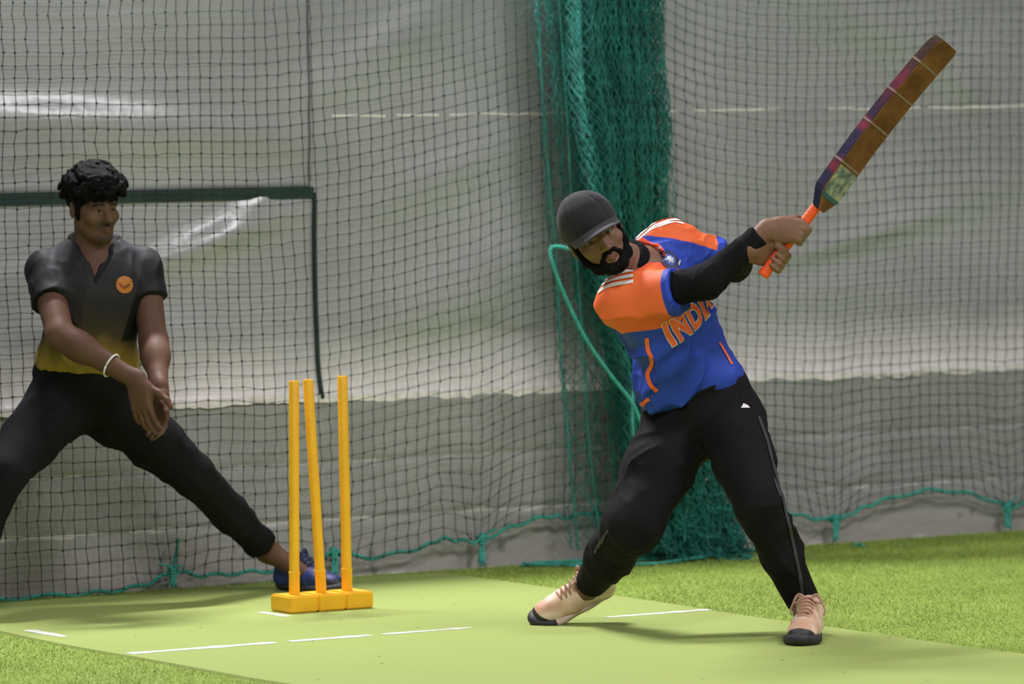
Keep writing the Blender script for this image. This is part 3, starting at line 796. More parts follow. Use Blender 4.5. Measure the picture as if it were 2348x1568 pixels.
# ------------------------------------------------------------------ people: shared builders
def frame(left, up):
    """rows: left, front, up (orthonormal)"""
    u = nrm(up); l = np.asarray(left, float); l = nrm(l - u * (l @ u)); return np.array([l, np.cross(l, u), u])
def head_form(fm, C, F, s=1.0, beardy=0.0):
    """adds a head to a form; C centre between the ears, F rows left/front/up"""
    def p(x, y, z): return C + s * (x * F[0] + y * F[1] + z * F[2])
    fm.ell(p(0, -0.010, 0.036), np.array([0.076, 0.096, 0.086]) * s, F, 0.02)
    fm.ell(p(0, 0.030, -0.025), np.array([0.064, 0.066, 0.086]) * s, F, 0.03)
    fm.ell(p(0, 0.046, -0.078), np.array([0.038, 0.042, 0.034]) * s, F, 0.03)
    fm.ell(p(0, 0.078, -0.103), np.array([0.019, 0.018, 0.017]) * s, F, 0.02)
    for q in (-1, 1):
        fm.cone(p(q * 0.052, 0.002, -0.050), p(q * 0.020, 0.068, -0.100), 0.016 * s, 0.014 * s, 0.02)   # jaw line
        fm.ell(p(q * 0.045, 0.066, -0.026), np.array([0.024, 0.022, 0.020]) * s, F, 0.02)             # cheekbone
        fm.ell(p(q * 0.031, 0.104, 0.001), np.array([0.018, 0.020, 0.012]) * s, F, 0.014, 's')         # eye hollow
        fm.path([p(q * 0.014, 0.092, 0.020), p(q * 0.032, 0.092, 0.026), p(q * 0.052, 0.074, 0.020)], [0.008 * s] * 3, 0.012)   # brow ridge
        fm.path([p(q * 0.019, 0.089, 0.006), p(q * 0.032, 0.093, 0.010), p(q * 0.045, 0.083, 0.005)], [0.0045 * s] * 3, 0.004)  # upper lid
        fm.path([p(q * 0.020, 0.088, -0.006), p(q * 0.032, 0.090, -0.009), p(q * 0.044, 0.081, -0.006)], [0.004 * s] * 3, 0.005)  # lower lid
        fm.ell(p(q * 0.0125, 0.100, -0.038), np.array([0.008, 0.011, 0.008]) * s, F, 0.008)            # nostril wing
        # ear
        FE = np.array([nrm(F[0] * q * 0.9 - F[1] * 0.4), nrm(F[1] * 0.9 + F[0] * q * 0.4), F[2]])
        fm.ell(p(q * 0.080, -0.008, 0.000), np.array([0.011, 0.021, 0.033]) * s, FE, 0.006)
        fm.ell(p(q * 0.090, 0.000, 0.004), np.array([0.006, 0.010, 0.019]) * s, FE, 0.006, 's')
    fm.path([p(0, 0.090, 0.014), p(0, 0.104, -0.012), p(0, 0.117, -0.034)], [0.009 * s, 0.010 * s, 0.0115 * s], 0.014)  # nose
    fm.path([p(-0.022, 0.088, -0.066), p(-0.008, 0.101, -0.062), p(0.008, 0.101, -0.062), p(0.022, 0.088, -0.066)], [0.004 * s, 0.006 * s, 0.006 * s, 0.004 * s], 0.006)
    fm.path([p(-0.020, 0.088, -0.069), p(0, 0.100, -0.074), p(0.020, 0.088, -0.069)], [0.004 * s, 0.0068 * s, 0.004 * s], 0.006)
    return p
def face_fields(C, F, s):
    def loc(P): return ((P - C) @ F.T) / s
    def lip(P):
        q = loc(P); return 0.010 - np.sqrt((q[:, 0] * 0.42) ** 2 + ((q[:, 2] + 0.068) * 1.0) ** 2 + (np.minimum(q[:, 1] - 0.085, 0)) ** 2 * 4)
    def brow(P):
        q = loc(P); ax = np.abs(q[:, 0]); zc = 0.026 - 14 * (ax - 0.032) ** 2
        return np.minimum(0.0058 - np.abs(q[:, 2] - zc), np.minimum(np.minimum(ax - 0.011, 0.055 - ax), q[:, 1] - 0.05))
    return {'lip': lip, 'brow': brow}
def eyes(parent, C, F, s, look):
    for q in (-1, 1):
        c = C + s * (q * 0.0315 * F[0] + 0.0775 * F[1] + 0.0005 * F[2])
        bm = bmesh.new(); bmesh.ops.create_uvsphere(bm, u_segments=20, v_segments=12, radius=0.0132 * s)
        bmesh.ops.translate(bm, verts=bm.verts[:], vec=Vector(c))
        me = bpy.data.meshes.new('eye'); bm.to_mesh(me); bm.free()
        o = link_mesh('eye', me, M['eye_white'], parent)
        d = nrm(look); mb = MB(); mb.lathe(c + d * 0.0110 * s, d, [(0.0068 * s, 0), (0.0066 * s, 0.0016 * s), (0.004 * s, 0.0026 * s), (0.001 * s, 0.0030 * s)], 14)
        mb.build('iris', M['iris'], o)
M['iris'] = mat('iris', (0.012, 0.007, 0.005), 0.15)

def open_hand(fm, W_, fdir, palm, side, curl=(10, 25, 20), spread=1.0, thumb=1.0, s=1.0):
    """relaxed hand: W_ wrist, fdir fingers, palm = palm normal, side = towards the thumb"""
    y = nrm(fdir); z = nrm(np.asarray(palm) - y * (np.asarray(palm) @ y)); x = nrm(np.asarray(side) - y * (np.asarray(side) @ y) - z * (np.asarray(side) @ z))
    def p(a, b, c): return W_ + s * (a * x + b * y + c * z)
    F = np.array([x, y, z])
    fm.box(p(0.0, 0.052, 0.0), np.array([0.039, 0.044, 0.0145]) * s, F, 0.013 * s, 0.014)
    fm.cone(p(0, -0.01, 0), p(0, 0.03, 0), 0.026 * s, 0.028 * s, 0.02, 'u', z, 0.68)
    fm.ell(p(0.026, 0.036, 0.010), np.array([0.017, 0.030, 0.015]) * s, F, 0.014)
    for k, (mx, my, L) in enumerate(((0.029, 0.090, 0.074), (0.0095, 0.095, 0.082), (-0.010, 0.090, 0.076), (-0.029, 0.080, 0.060))):
        d = nrm(y + x * 0.10 * spread * (1.2 - k * 0.85)); pt = p(mx, my - 0.006, 0); ang = 0; pts = [pt]
        for q, fr in zip(curl, (0.45, 0.30, 0.25)):
            ang += math.radians(q * (1 + 0.12 * k)); pt = pt + s * L * fr * (math.cos(ang) * d + math.sin(ang) * z); pts.append(pt)
        fm.path(pts, [0.0098 * s, 0.0088 * s, 0.0080 * s, 0.0070 * s], 0.005)
    fm.path([p(0.024, 0.022, 0.008), p(0.024 + 0.028 * thumb, 0.048, 0.014), p(0.026 + 0.045 * thumb, 0.074, 0.016), p(0.027 + 0.052 * thumb, 0.096, 0.016)], [0.015 * s, 0.0115 * s, 0.0098 * s, 0.0078 * s], 0.007)
def grip_hand(fm, c, A, p_, alpha, rh, s=1.0):
    """closed hand on a handle: c point on the axis A, p_ towards the palm; index side towards +A. returns the wrist"""
    A = nrm(A); p = nrm(np.asarray(p_) - A * (np.asarray(p_) @ A))
    q = grip_hand.sgn * np.cross(A, p)                      # wrist -> knuckles round the handle
    m = math.cos(alpha) * q + math.sin(alpha) * A; n = np.cross(p, m); n = n if n @ A > 0 else -n
    pc = c + p * (rh + 0.013)
    fm.box(pc - m * 0.020 + n * 0.0, np.array([0.046, 0.038, 0.0155]) * s, np.array([m, n, p]), 0.014, 0.014)
    fm.ell(pc - m * 0.036 + n * 0.022 - p * 0.006, np.array([0.028, 0.018, 0.017]), np.array([m, n, p]), 0.014)
    wrist = c + p * (rh + 0.012) - m * 0.085
    fm.cone(wrist, pc - m * 0.03, 0.026, 0.030, 0.02, 'u', p, 0.72)
    R = rh + 0.0085
    for k, off in enumerate((0.0285, 0.0095, -0.0095, -0.0275)):
        mc = pc + m * (0.024 - 0.004 * abs(k - 1)) + n * off
        h = (mc - c) @ A
        pts = [mc]
        for a in ((62, 118, 175, 225) if k < 3 else (60, 112, 165, 210)):
            w = math.radians(a); pts.append(c + A * (h - 0.004) + (R + 0.001 * k) * (math.cos(w) * p + math.sin(w) * q))
        fm.path(pts, [0.0120, 0.0108, 0.0100, 0.0092, 0.0078], 0.004)
    w0 = pc - m * 0.040 + n * 0.026
    pts = [w0]
    for a, hh in ((-55, 0.030), (-105, 0.036), (-160, 0.040)):
        w = math.radians(a); pts.append(c + A * hh + (R + 0.003) * (math.cos(w) * p + math.sin(w) * q))
    fm.path(pts, [0.0155, 0.0130, 0.0108, 0.0085], 0.006)
    return wrist
grip_hand.sgn = 1

def shoe(parent, heel, toe, up, mats, s=1.0, laces=True):
    """sports shoe: heel/toe are the ends of the sole bottom line; up = out of the foot"""
    y = nrm(np.asarray(toe) - heel); L = np.linalg.norm(np.asarray(toe) - heel); z = nrm(np.asarray(up) - y * (np.asarray(up) @ y)); x = np.cross(y, z)
    F = np.array([x, y, z])
    def p(a, b, c): return heel + x * a + y * (b * L) + z * c
    root = None
    fm = Form()      # sole
    for b0, b1, r0, r1 in ((0.13, 0.42, 0.033, 0.031), (0.42, 0.74, 0.031, 0.044), (0.74, 0.87, 0.044, 0.036)):
        fm.cone(p(0, b0, 0.016), p(0, b1, 0.016), r0 * s, r1 * s, 0.03, 'u', z, 0.5)
    fm.plane(p(0, 0, 0.0015), -z, 0.004); fm.plane(p(0, 0, 0.026), z, 0.004)
    fm.cone(p(0, 0.86, 0.016), p(0, 0.97, 0.026), 0.034 * s, 0.018 * s, 0.03, 'u', z, 0.6)
    sole, _ = fm.build('shoe', 0.004, mats[0], parent, {'toe': lambda P: ((P - heel) @ y) / L - 0.80})
    up_ = Form()
    up_.cone(p(0, 0.13, 0.045), p(0, 0.16, 0.085), 0.034 * s, 0.036 * s, 0.03)
    up_.cone(p(0, 0.14, 0.040), p(0, 0.55, 0.036), 0.034 * s, 0.037 * s, 0.03)
    up_.cone(p(0, 0.28, 0.075), p(0, 0.62, 0.048), 0.034 * s, 0.033 * s, 0.03)
    up_.cone(p(0, 0.55, 0.036), p(0.002, 0.86, 0.030), 0.040 * s, 0.032 * s, 0.03)
    up_.ell(p(0, 0.78, 0.034), np.array([0.043, 0.060, 0.030]) * s, F, 0.02)
    up_.cone(p(0, 0.17, 0.085), p(0, 0.24, 0.105), 0.038 * s, 0.038 * s, 0.02)
    up_.plane(p(0, 0, 0.018), -z, 0.004)
    up_.cone(p(0, 0.15, 0.100), p(0, 0.20, 0.160), 0.026 * s, 0.034 * s, 0.008, 's')
    up_.post.append(lambda P: 0.0022 * noise3(P, 34, 2))
    up_.build('upper', 0.004, mats[1], sole, {'dirt': lambda P: noise3(P, 26, 7) - 0.15 + 0.5 * (((P - heel) @ y) / L - 0.75),
        'toe': lambda P: ((P - heel) @ y) / L - 0.845 - 5.0 * np.maximum((P - heel) @ z - 0.030, 0)})
    if laces:
        mb = MB(); path = []
        for k in range(6):
            b = 0.66 - 0.055 * k; h = 0.072 + 0.0095 * k
            for q in ((-1, 1) if k % 2 == 0 else (1, -1)): path.append(p(q * 0.020, b, h + 0.006))
            mb.tube(smooth_path([p(-0.023, b, h - 0.002), p(-0.012, b + 0.008, h + 0.011), p(0.012, b + 0.008, h + 0.011), p(0.023, b, h - 0.002)], 4), 0.0034, 6)
            if k < 5: mb.tube(smooth_path([p(-0.020, b, h + 0.004), p(0, b - 0.025, h + 0.016), p(0.020, b - 0.055, h + 0.011)], 4), 0.0032, 6)
        t0 = p(0, 0.36, 0.125)
        for q in (-1, 1):
            mb.tube(smooth_path([t0, t0 + x * q * 0.028 + z * 0.016, t0 + x * q * 0.044 - z * 0.012, t0 + x * q * 0.012 - z * 0.002], 5), 0.0032, 6)
            mb.tube(smooth_path([t0, t0 + x * q * 0.030 + z * 0.008, t0 + x * q * 0.052 - z * 0.028, t0 + x * q * 0.050 - z * 0.050], 5), 0.0032, 6)
        mb.build('laces', mats[2], sole)
    return sole
def folds(amp, dirs, seed):
    """cloth wrinkles: ridges running along the given directions (direction, ridges per metre, weight)"""
    def fn(P):
        w = 0; warp = np.stack([noise3(P, 6.0, seed + q) for q in (1, 2, 3)], -1) * 0.035
        for n, (d, sc, a) in enumerate(dirs):
            d = nrm(d); Q = P + warp
            Q = Q * sc - d * ((Q @ d) * (sc - 4.0))[..., None]
            r = 1 - np.abs(noise3(Q, 1.0, seed + 5 * n)); g = np.clip(0.55 + 0.9 * noise3(P, 5.0, seed + 7 + n), 0, 1.2)
            w = w + a * g * (r ** 3 - 0.30)
        return -amp * w
    return fn

def leg(fm, pts, rs, k, up=0.02):
    """trouser leg: a run of tapering pieces, the last cut off square above the shoe"""
    for i in range(len(pts) - 1):
        last = i == len(pts) - 2
        fm.cone(pts[i], pts[i + 1], rs[i], rs[i + 1], k, clip=(pts[-1] + (pts[-2] - pts[-1]) * up, pts[-1] - pts[-2]) if last else None)
# ------------------------------------------------------------------ the batter
def batter():
    pel = at(1603, 935, 16.84); wst = at(1592, 880, 16.82); mid = at(1560, 800, 16.78); chest = at(1515, 700, 16.73); neck = at(1468, 612, 16.71)
    shR = at(1424, 690, 16.62); shL = at(1530, 567, 16.80)
    elR = at(1622, 645, 16.50); elL = at(1684, 606, 16.85)
    hipL = at(1670, 955, 16.80); hipR = at(1556, 974, 16.87)
    knL = at(1738, 1152, 16.50); anL = at(1842, 1380, 16.66)
    knR = at(1452, 1200, 16.70); anR = at(1352, 1340, 17.02)
    hd = at(1364, 540, 16.58)
    HF = frame(V(0.84, 0.12, 0.50), V(-0.50, -0.10, 0.84))
    # bat axis
    butt = at(1748, 633, 16.50); toe = at(2166, 96, 16.46); A = nrm(toe - butt)
    across = nrm(np.cross(A, -FA))                      # in picture: right-down
    cR = butt + A * 0.170; cL = butt + A * 0.068
    root = empty('person', (pel[0], pel[1], 0), 'batter in a blue and orange shirt, black cap and black trousers swinging a bat', 'person')
    fm = Form()
    # trunk
    TF = frame(shL - shR, neck - pel)
    fm.ell(chest, (0.150, 0.098, 0.150), TF, 0.06); fm.ell(mid, (0.135, 0.092, 0.120), TF, 0.06)
    PF = frame(hipL - hipR, wst - pel); fm.ell(pel, (0.150, 0.105, 0.115), PF, 0.06)
    fm.cone(chest + TF[2] * 0.05, neck, 0.07, 0.055, 0.05); fm.cone(shR, shL, 0.055, 0.055, 0.05)
    fm.cone(neck, hd - HF[2] * 0.05 - HF[1] * 0.012, 0.058, 0.052, 0.03)
    hp = head_form(fm, hd, HF, 1.0)
    # legs and feet
    fm.path([hipL, knL, anL], [0.080, 0.055, 0.038], 0.04); fm.path([hipR, knR, anR], [0.080, 0.055, 0.038], 0.04)
    # hands first, so that the forearms meet the wrists
    grip_hand.sgn = 1
    pR = -FA * 0.9 - across * 0.25 + ZA * 0.1
    grip_hand.sgn = 1 if np.cross(A, pR) @ across > 0 else -1
    wR = grip_hand(fm, cR, A, pR, math.radians(32), 0.0175)
    pL = FA * 0.85 - across * 0.45
    grip_hand.sgn = 1 if np.cross(A, pL) @ across > 0 else -1
    wL = grip_hand(fm, cL, A, pL, math.radians(20), 0.0175)
    fm.path([shR, elR, wR], [0.054, 0.041, 0.027], 0.02); fm.path([shL, elL, wL], [0.054, 0.041, 0.027], 0.02)
    ftL_h = ground(1868, 1455, T); ftL_t = ground(1833, 1481, T); ftL_h = ftL_t + nrm(ftL_h - ftL_t) * 0.285
    tR = ground(1226, 1431, T); hR = at(1392, 1362, 17.10); hR = tR + nrm(hR - tR) * 0.285
    fm.path([anL, ftL_h * 0.3 + ftL_t * 0.7 + ZA * 0.03], [0.036, 0.026], 0.03)
    upR = nrm(V(0.42, -0.35, 0.80))
    fm.path([anR, hR * 0.35 + tR * 0.65 + upR * 0.03], [0.036, 0.026], 0.03)
    attrs = face_fields(hd, HF, 1.0)
    fm.build('body', 0.0042, attr_layers(M['skin_a'], None, [('lip', (0.16, 0.065, 0.05), 0.003), ('brow', (0.018, 0.013, 0.011), 0.002)]), root, attrs)
    eyes(root, hd, HF, 1.0, V(-0.05, -1, -0.15))
    # beard and moustache
    bd = Form()
    P = hp
    for q in (-1, 1):
        bd.path([P(q * 0.076, 0.010, -0.020), P(q * 0.068, 0.028, -0.058), P(q * 0.050, 0.060, -0.088), P(q * 0.022, 0.088, -0.103)], [0.006, 0.011, 0.016, 0.017], 0.015)
        bd.path([P(0, 0.103, -0.052), P(q * 0.018, 0.098, -0.055), P(q * 0.032, 0.084, -0.072), P(q * 0.030, 0.080, -0.092)], [0.0060, 0.0070, 0.0075, 0.010], 0.008)
    bd.ell(P(0, 0.078, -0.108), (0.032, 0.025, 0.023), HF, 0.015)
    bd.ell(P(0, 0.110, -0.070), (0.016, 0.030, 0.007), HF, 0.006, 's')
    bd.post.append(lambda Q: 0.0018 * noise3(Q, 150, 3) + 0.0015 * noise3(Q, 60, 1))
    bd.build('beard', 0.0035, M['hair'], root, relax=0)
    hr = Form(); hr.ell(P(0, -0.022, 0.030), (0.081, 0.094, 0.082), HF, 0.01); hr.plane(P(0, 0.038, 0.0), HF[1], 0.01); hr.plane(P(0, 0, -0.045), -HF[2], 0.01)
    for q in (-1, 1): hr.cone(P(q * 0.077, 0.020, 0.02), P(q * 0.075, 0.020, -0.03), 0.009, 0.007, 0.01)
    hr.post.append(lambda Q: 0.002 * noise3(Q, 110, 4))
    hr.build('hair', 0.004, M['hair'], root, relax=0)
    # cap
    M['cap'] = mat('cap_cloth', (0.017, 0.0165, 0.020), 0.85, (260, 0.25), (10, 0.25), 0.25, 0.1)
    M['cap_dark'] = mat('cap_brim_cloth', (0.030, 0.029, 0.033), 0.8, (260, 0.2), None, 0.3, 0.1)
    cp = Form(); cc = P(0, -0.006, 0.040); CFm = frame(HF[0], HF[2] + 0.03 * HF[1])
    cp.ell(cc, (0.090, 0.107, 0.104), CFm, 0.01)
    cp.ell(cc + CFm[1] * 0.035 + CFm[2] * 0.035, (0.075, 0.070, 0.066), CFm, 0.04)
    cp.plane(cc - CFm[2] * 0.014 , -CFm[2], 0.006); cp.ell(cc - CFm[2] * 0.012, (0.081, 0.098, 0.085), CFm, 0.006, 's')
    def seams(Q):
        q = (Q - cc) @ CFm.T; an = np.arctan2(q[..., 1], q[..., 0]); d = np.abs((an / (math.pi / 3) + 0.5) % 1.0 - 0.5) * np.hypot(q[..., 0], q[..., 1])
        return 0.0028 * np.exp(-(d / 0.004) ** 2) + 0.0025 * noise3(Q, 22, 6)
    cp.post.append(seams)
    cap, _ = cp.build('cap', 0.0045, M['cap'], root)
    nU, nV = 28, 10; vs = []
    for i in range(nU + 1):
        th = math.radians(-74 + 148 * i / nU)
        for j in range(nV + 1):
            t = j / nV; e = 0.095 * math.cos(th) ** 0.7 if math.cos(th) > 0 else 0
            x = 0.088 * math.sin(th) * (1 - 0.06 * t); y = 0.100 * math.cos(th) + e * t
            z = -0.004 - 0.010 * t - 0.030 * (x / 0.09) ** 2 * (0.35 + 0.65 * t)
            vs.append(cc + CFm[0] * x + CFm[1] * y + CFm[2] * (z + 0.004))
    fs = np.array([(i * (nV + 1) + j, i * (nV + 1) + j + 1, (i + 1) * (nV + 1) + j + 1, (i + 1) * (nV + 1) + j) for i in range(nU) for j in range(nV)])
    br = mesh_obj('brim', vs, fs, M['cap_dark'], cap); sm = br.modifiers.new('thickness', 'SOLIDIFY'); sm.thickness = 0.004; sm.offset = 0
    mb = MB(); mb.lathe(cc + CFm[2] * 0.103, CFm[2], [(0.008, 0), (0.008, 0.003), (0.004, 0.006)], 12); mb.build('button', M['cap'], cap)
    # undershirt collar and arm sleeves
    us = Form(); us.cone(neck - TF[2] * 0.03, neck + 0.32 * (hd - neck), 0.073, 0.066, 0.02); us.plane(neck + 0.30 * (hd - neck), hd - neck, 0.004); us.plane(neck - TF[2] * 0.04, -TF[2])
    us.build('undershirt', 0.006, M['black_cloth'], root)
    for S, E_, W_, nm in ((shR, elR, wR, 'R'), (shL, elL, wL, 'L')):
        sl = Form(); sl.path([S + (E_ - S) * 0.35, E_, W_ + (E_ - W_) * 0.08], [0.058, 0.050, 0.036], 0.03)
        sl.plane(W_ + (E_ - W_) * 0.13, W_ - E_, 0.004); sl.plane(S + (E_ - S) * 0.37, S - E_, 0.004)
        sl.post.append(folds(0.005, [(np.cross(W_ - E_, FA) + 0.5 * (W_ - E_), 38, 1.0)], 4))
        sl.build('arm_sleeve', 0.0055, M['black_cloth'], root)
    # shirt
    sh = Form()
    sh.ell(chest, (0.176, 0.128, 0.165), TF, 0.06); sh.ell(mid, (0.160, 0.118, 0.135), TF, 0.06)
    sh.ell(wst + (mid - wst) * 0.15, (0.166, 0.122, 0.105), PF, 0.05); sh.ell(at(1525, 890, 16.80), (0.085, 0.10, 0.10), PF, 0.05)
    sh.cone(chest + TF[2] * 0.06, neck - TF[2] * 0.01, 0.09, 0.072, 0.05); sh.cone(shR, shL, 0.070, 0.068, 0.06)
    cuffR = shR + (elR - shR) * 0.64; cuffL = shL + (elL - shL) * 0.74
    sh.cone(shR, cuffR + (elR - shR) * 0.1 - ZA * 0.016, 0.069, 0.074, 0.04, clip=(cuffR, elR - shR)); sh.cone(shL, cuffL + (elL - shL) * 0.1, 0.070, 0.064, 0.04, clip=(cuffL, elL - shL))
    # neck opening with a V at the front
    sh.cone(neck - TF[2] * 0.005, neck + 0.6 * (hd - neck), 0.069, 0.085, 0.006, 's')
    vtip = neck - TF[2] * 0.075 + TF[1] * 0.125
    sh.cone(neck + TF[1] * 0.05 + TF[2] * 0.03, vtip, 0.045, 0.006, 0.004, 's')
    # hem: lower on his right side
    h0, h1, h2 = at(1470, 945, 16.80), at(1560, 925, 16.70), at(1722, 872, 16.80)
    hem_up = nrm(PF[2] + 0.10 * RA); hem_p = at(1600, 912, 16.72)
    hl = nrm(h2 - h0); hn = nrm(np.cross(hl, FA)); hn = hn if hn[2] < 0 else -hn
    sh.plane(hem_p, hn, 0.006)
    sh.post.append(folds(0.022, [(V(0.55, 0.1, 0.80), 15, 0.8), (V(0.80, 0.2, 0.45), 24, 0.5)], 11))
    sR, lR = nrm(elR - shR), np.linalg.norm(cuffR - shR); sL, lL = nrm(elL - shL), np.linalg.norm(cuffL - shL)
    def arm(Q, S, d):
        t = (Q - S) @ d; off = Q - S - t[:, None] * d; return t, np.sqrt((off ** 2).sum(1))
    def orange(Q):
        t, r = arm(Q, shR, sR); a = np.minimum(t + 0.105, 0.100 + 0.10 * np.maximum(t, 0) - r)
        t2, r2 = arm(Q, shL, sL); b = np.minimum(t2 + 0.0 - 0.55 * ((Q - shL) @ TF[1]) + 1.2 * ((Q - shL) @ TF[2]), 0.112 + 0.10 * np.maximum(t2, 0) - r2)
        return np.maximum(a, b)
    def cuff(Q):
        t, r = arm(Q, shR, sR); t2, r2 = arm(Q, shL, sL)
        return np.maximum(np.minimum(t - lR + 0.020, 0.13 - r), np.minimum(t2 - lL + 0.022, 0.12 - r2))
    def trim(Q):
        d = np.sqrt((((Q - neck) - ((Q - neck) @ TF[2])[:, None] * TF[2]) ** 2).sum(1))
        ax = neck + TF[1] * 0.05 + TF[2] * 0.03; ab = vtip - ax; t = np.clip(((Q - ax) @ ab) / (ab @ ab), 0, 1)
        dv = np.sqrt(((Q - ax - t[:, None] * ab) ** 2).sum(1)) - (0.045 - 0.039 * t)
        hdn = nrm(hd - neck); tt = np.clip((Q - neck) @ hdn, -0.005, 0.1); dn = np.sqrt((((Q - neck) - tt[:, None] * hdn) ** 2).sum(1)) - (0.069 + 0.016 * tt / 0.1)
        return 0.012 - np.minimum(np.abs(dv), np.abs(dn))
    blue = mat('shirt_blue', (0.022, 0.055, 0.36), 0.6, (420, 0.12), (5, 0.12), 0.2)
    attr_layers(blue, None, [('orange', (0.80, 0.145, 0.040), 0.0015), ('cuff', (0.022, 0.055, 0.40), 0.0015), ('trim', (0.80, 0.10, 0.05), 0.0015)])
    shirt, bvh = sh.build('shirt', 0.005, blue, root, {'orange': orange, 'cuff': cuff, 'trim': trim})
    # lettering on the front
    org = at(1545, 792, 16.6); e2 = at(1668, 692, 16.72)
    def word(txt, org, ux, uy, nv, size, mt, off, bold, nm, par):
        cu = bpy.data.curves.new('word', 'FONT'); cu.body = txt; cu.size = size; cu.offset = bold; cu.space_character = 1.18; cu.resolution_u = 3
        ob = bpy.data.objects.new('word', cu); COL.objects.link(ob)
        dg = bpy.context.evaluated_depsgraph_get(); me = bpy.data.meshes.new_from_object(ob.evaluated_get(dg))
        bpy.data.objects.remove(ob); bm = bmesh.new(); bm.from_mesh(me); bpy.data.meshes.remove(me)
        return drop(nm, bm, org, ux, uy, nv, bvh, mt, par, off, 0.008, 0.2)
    wx = nrm(e2 - org); wn = nrm(-FA * 0.82 + RA * 0.5); wx = nrm(wx - wn * (wx @ wn)); wy = np.cross(wn, wx); wy = wy if wy[2] > 0 else -wy
    wy = nrm(wy + wx * 0.02)
    word('INDIA', org, wx * 0.70, wy, wn, 0.104, M['white_print'], 0.0022, 0.0080, 'lettering_outline', shirt)
    lt = word('INDIA', org, wx * 0.70, wy, wn, 0.104, M['orange'], 0.0036, 0.0052, 'lettering', shirt); lt['label'] = 'orange lettering with a pale outline'
    # shoulder stripes
    def bars(p0, p1, nv, w, gap, n, nm, mt, par, bv, L0=0.0):
        d = np.asarray(p1) - p0; d = d - nrm(nv) * (d @ nrm(nv)); Ld = np.linalg.norm(d); ux = d / Ld; uy = np.cross(nrm(nv), ux)
        for k in range(n):
            y0 = (k - (n - 1) / 2) * (w + gap) - w / 2
            decal(nm, [[(0.012 * k, y0), (Ld, y0), (Ld, y0 + w), (0.012 * k, y0 + w)]], p0, ux, uy, nv, bv, mt, par, 0.0025)
    bars(at(1372, 652, 16.6), at(1452, 652, 16.6), nrm(-FA * 0.75 + ZA * 0.6), 0.013, 0.010, 3, 'shoulder_stripe', M['white_print'], shirt, bvh)
    bars(at(1452, 534, 16.75), at(1560, 515, 16.8), nrm(-FA * 0.35 + ZA * 0.93), 0.012, 0.010, 3, 'shoulder_stripe', M['white_print'], shirt, bvh)
    # chest badge: dark ringed shield with a silver star
    bo = at(1553, 586, 16.6); bn = nrm(-FA * 0.85 + RA * 0.40 + ZA * 0.25); bx = nrm(wx - bn * (wx @ bn)); by = np.cross(bn, bx)
    by = by if by[2] > 0 else -by
    ring = lambda r, n=28, k=0, a=0: [((r + k * (i % 2)) * math.cos(a + 2 * math.pi * i / n), (r + k * (i % 2)) * math.sin(a + 2 * math.pi * i / n)) for i in range(n)]
    bdg = decal('badge', [ring(0.036)], bo, bx, by, bn, bvh, M['navy_print'], shirt, 0.0026, 0.008)
    bdg['label'] = 'round navy chest badge with a silver star'
    M['badge_blue'] = mat('badge_blue', (0.05, 0.09, 0.35), 0.6); M['silver'] = mat('silver_print', (0.5, 0.52, 0.55), 0.4)
    decal('badge_ring', [ring(0.021)], bo, bx, by, bn, bvh, M['badge_blue'], shirt, 0.0034, 0.008)
    decal('badge_star', [ring(0.009, 16, 0.007)], bo, bx, by, bn, bvh, M['silver'], shirt, 0.0042, 0.008)
    decal('badge_scroll', [[(0.010, -0.034), (0.034, -0.026), (0.036, -0.019), (0.011, -0.027)]], bo, bx, by, bn, bvh, M['silver'], shirt, 0.0042, 0.008)
    for k in range(3): decal('badge_star', [ring(0.0025, 10, 0.0025)], bo + bx * (-0.016 + 0.016 * k) + by * 0.045, bx, by, bn, bvh, M['silver'], shirt, 0.0042, 0.008)
    # orange piping down his right side
    def ribbon(pxs, w, dep, nv, nm, mt, par, bv, off=0.003):
        pts = smooth_path([at(x, y, dep) for x, y in pxs], 6); nv = nrm(nv); bm = bmesh.new(); prev = None
        ux = RA - nv * (RA @ nv); ux = nrm(ux); uy = np.cross(nv, ux); c0 = pts[0]
        L2 = [np.array([(p - c0) @ ux, (p - c0) @ uy]) for p in pts]; vs = []
        for i, q in enumerate(L2):
            t = nrm(L2[min(i + 1, len(L2) - 1)] - L2[max(i - 1, 0)]); n = np.array([-t[1], t[0]]) * w / 2
            vs.append((bm.verts.new((*(q + n), 0)), bm.verts.new((*(q - n), 0))))
        for i in range(len(vs) - 1): bm.faces.new((vs[i][0], vs[i][1], vs[i + 1][1], vs[i + 1][0]))
        return drop(nm, bm, c0, ux, uy, nv, bv, mt, par, off, 0.01, 0.3)
    ribbon([(1482, 772), (1486, 800), (1496, 832), (1487, 858), (1494, 884), (1508, 898)], 0.013, 16.65, -FA, 'side_piping', M['orange'], shirt, bvh)
    ribbon([(1474, 936), (1480, 924), (1490, 916)], 0.012, 16.65, -FA, 'side_piping', M['orange'], shirt, bvh)
    ribbon([(1690, 790), (1704, 812), (1712, 838)], 0.010, 16.65, -FA + 0.6 * RA, 'side_piping', M['orange'], shirt, bvh)
    # trousers
    tr = Form()
    tr.ell(pel, (0.172, 0.126, 0.105), PF, 0.06); tr.ell(wst, (0.152, 0.112, 0.085), PF, 0.06)
    tr.ell(hipL + PF[1] * 0.0 - PF[2] * 0.03, (0.105, 0.112, 0.120), PF, 0.06); tr.ell(hipR - PF[2] * 0.02, (0.105, 0.112, 0.120), PF, 0.06)
    leg(tr, [hipL, hipL * 0.5 + knL * 0.5, knL, knL * 0.45 + anL * 0.55, anL], [0.108, 0.095, 0.074, 0.062, 0.052], 0.02)
    leg(tr, [hipR, hipR * 0.5 + knR * 0.5, knR, knR * 0.45 + anR * 0.55, anR], [0.110, 0.108, 0.090, 0.070, 0.052], 0.03)
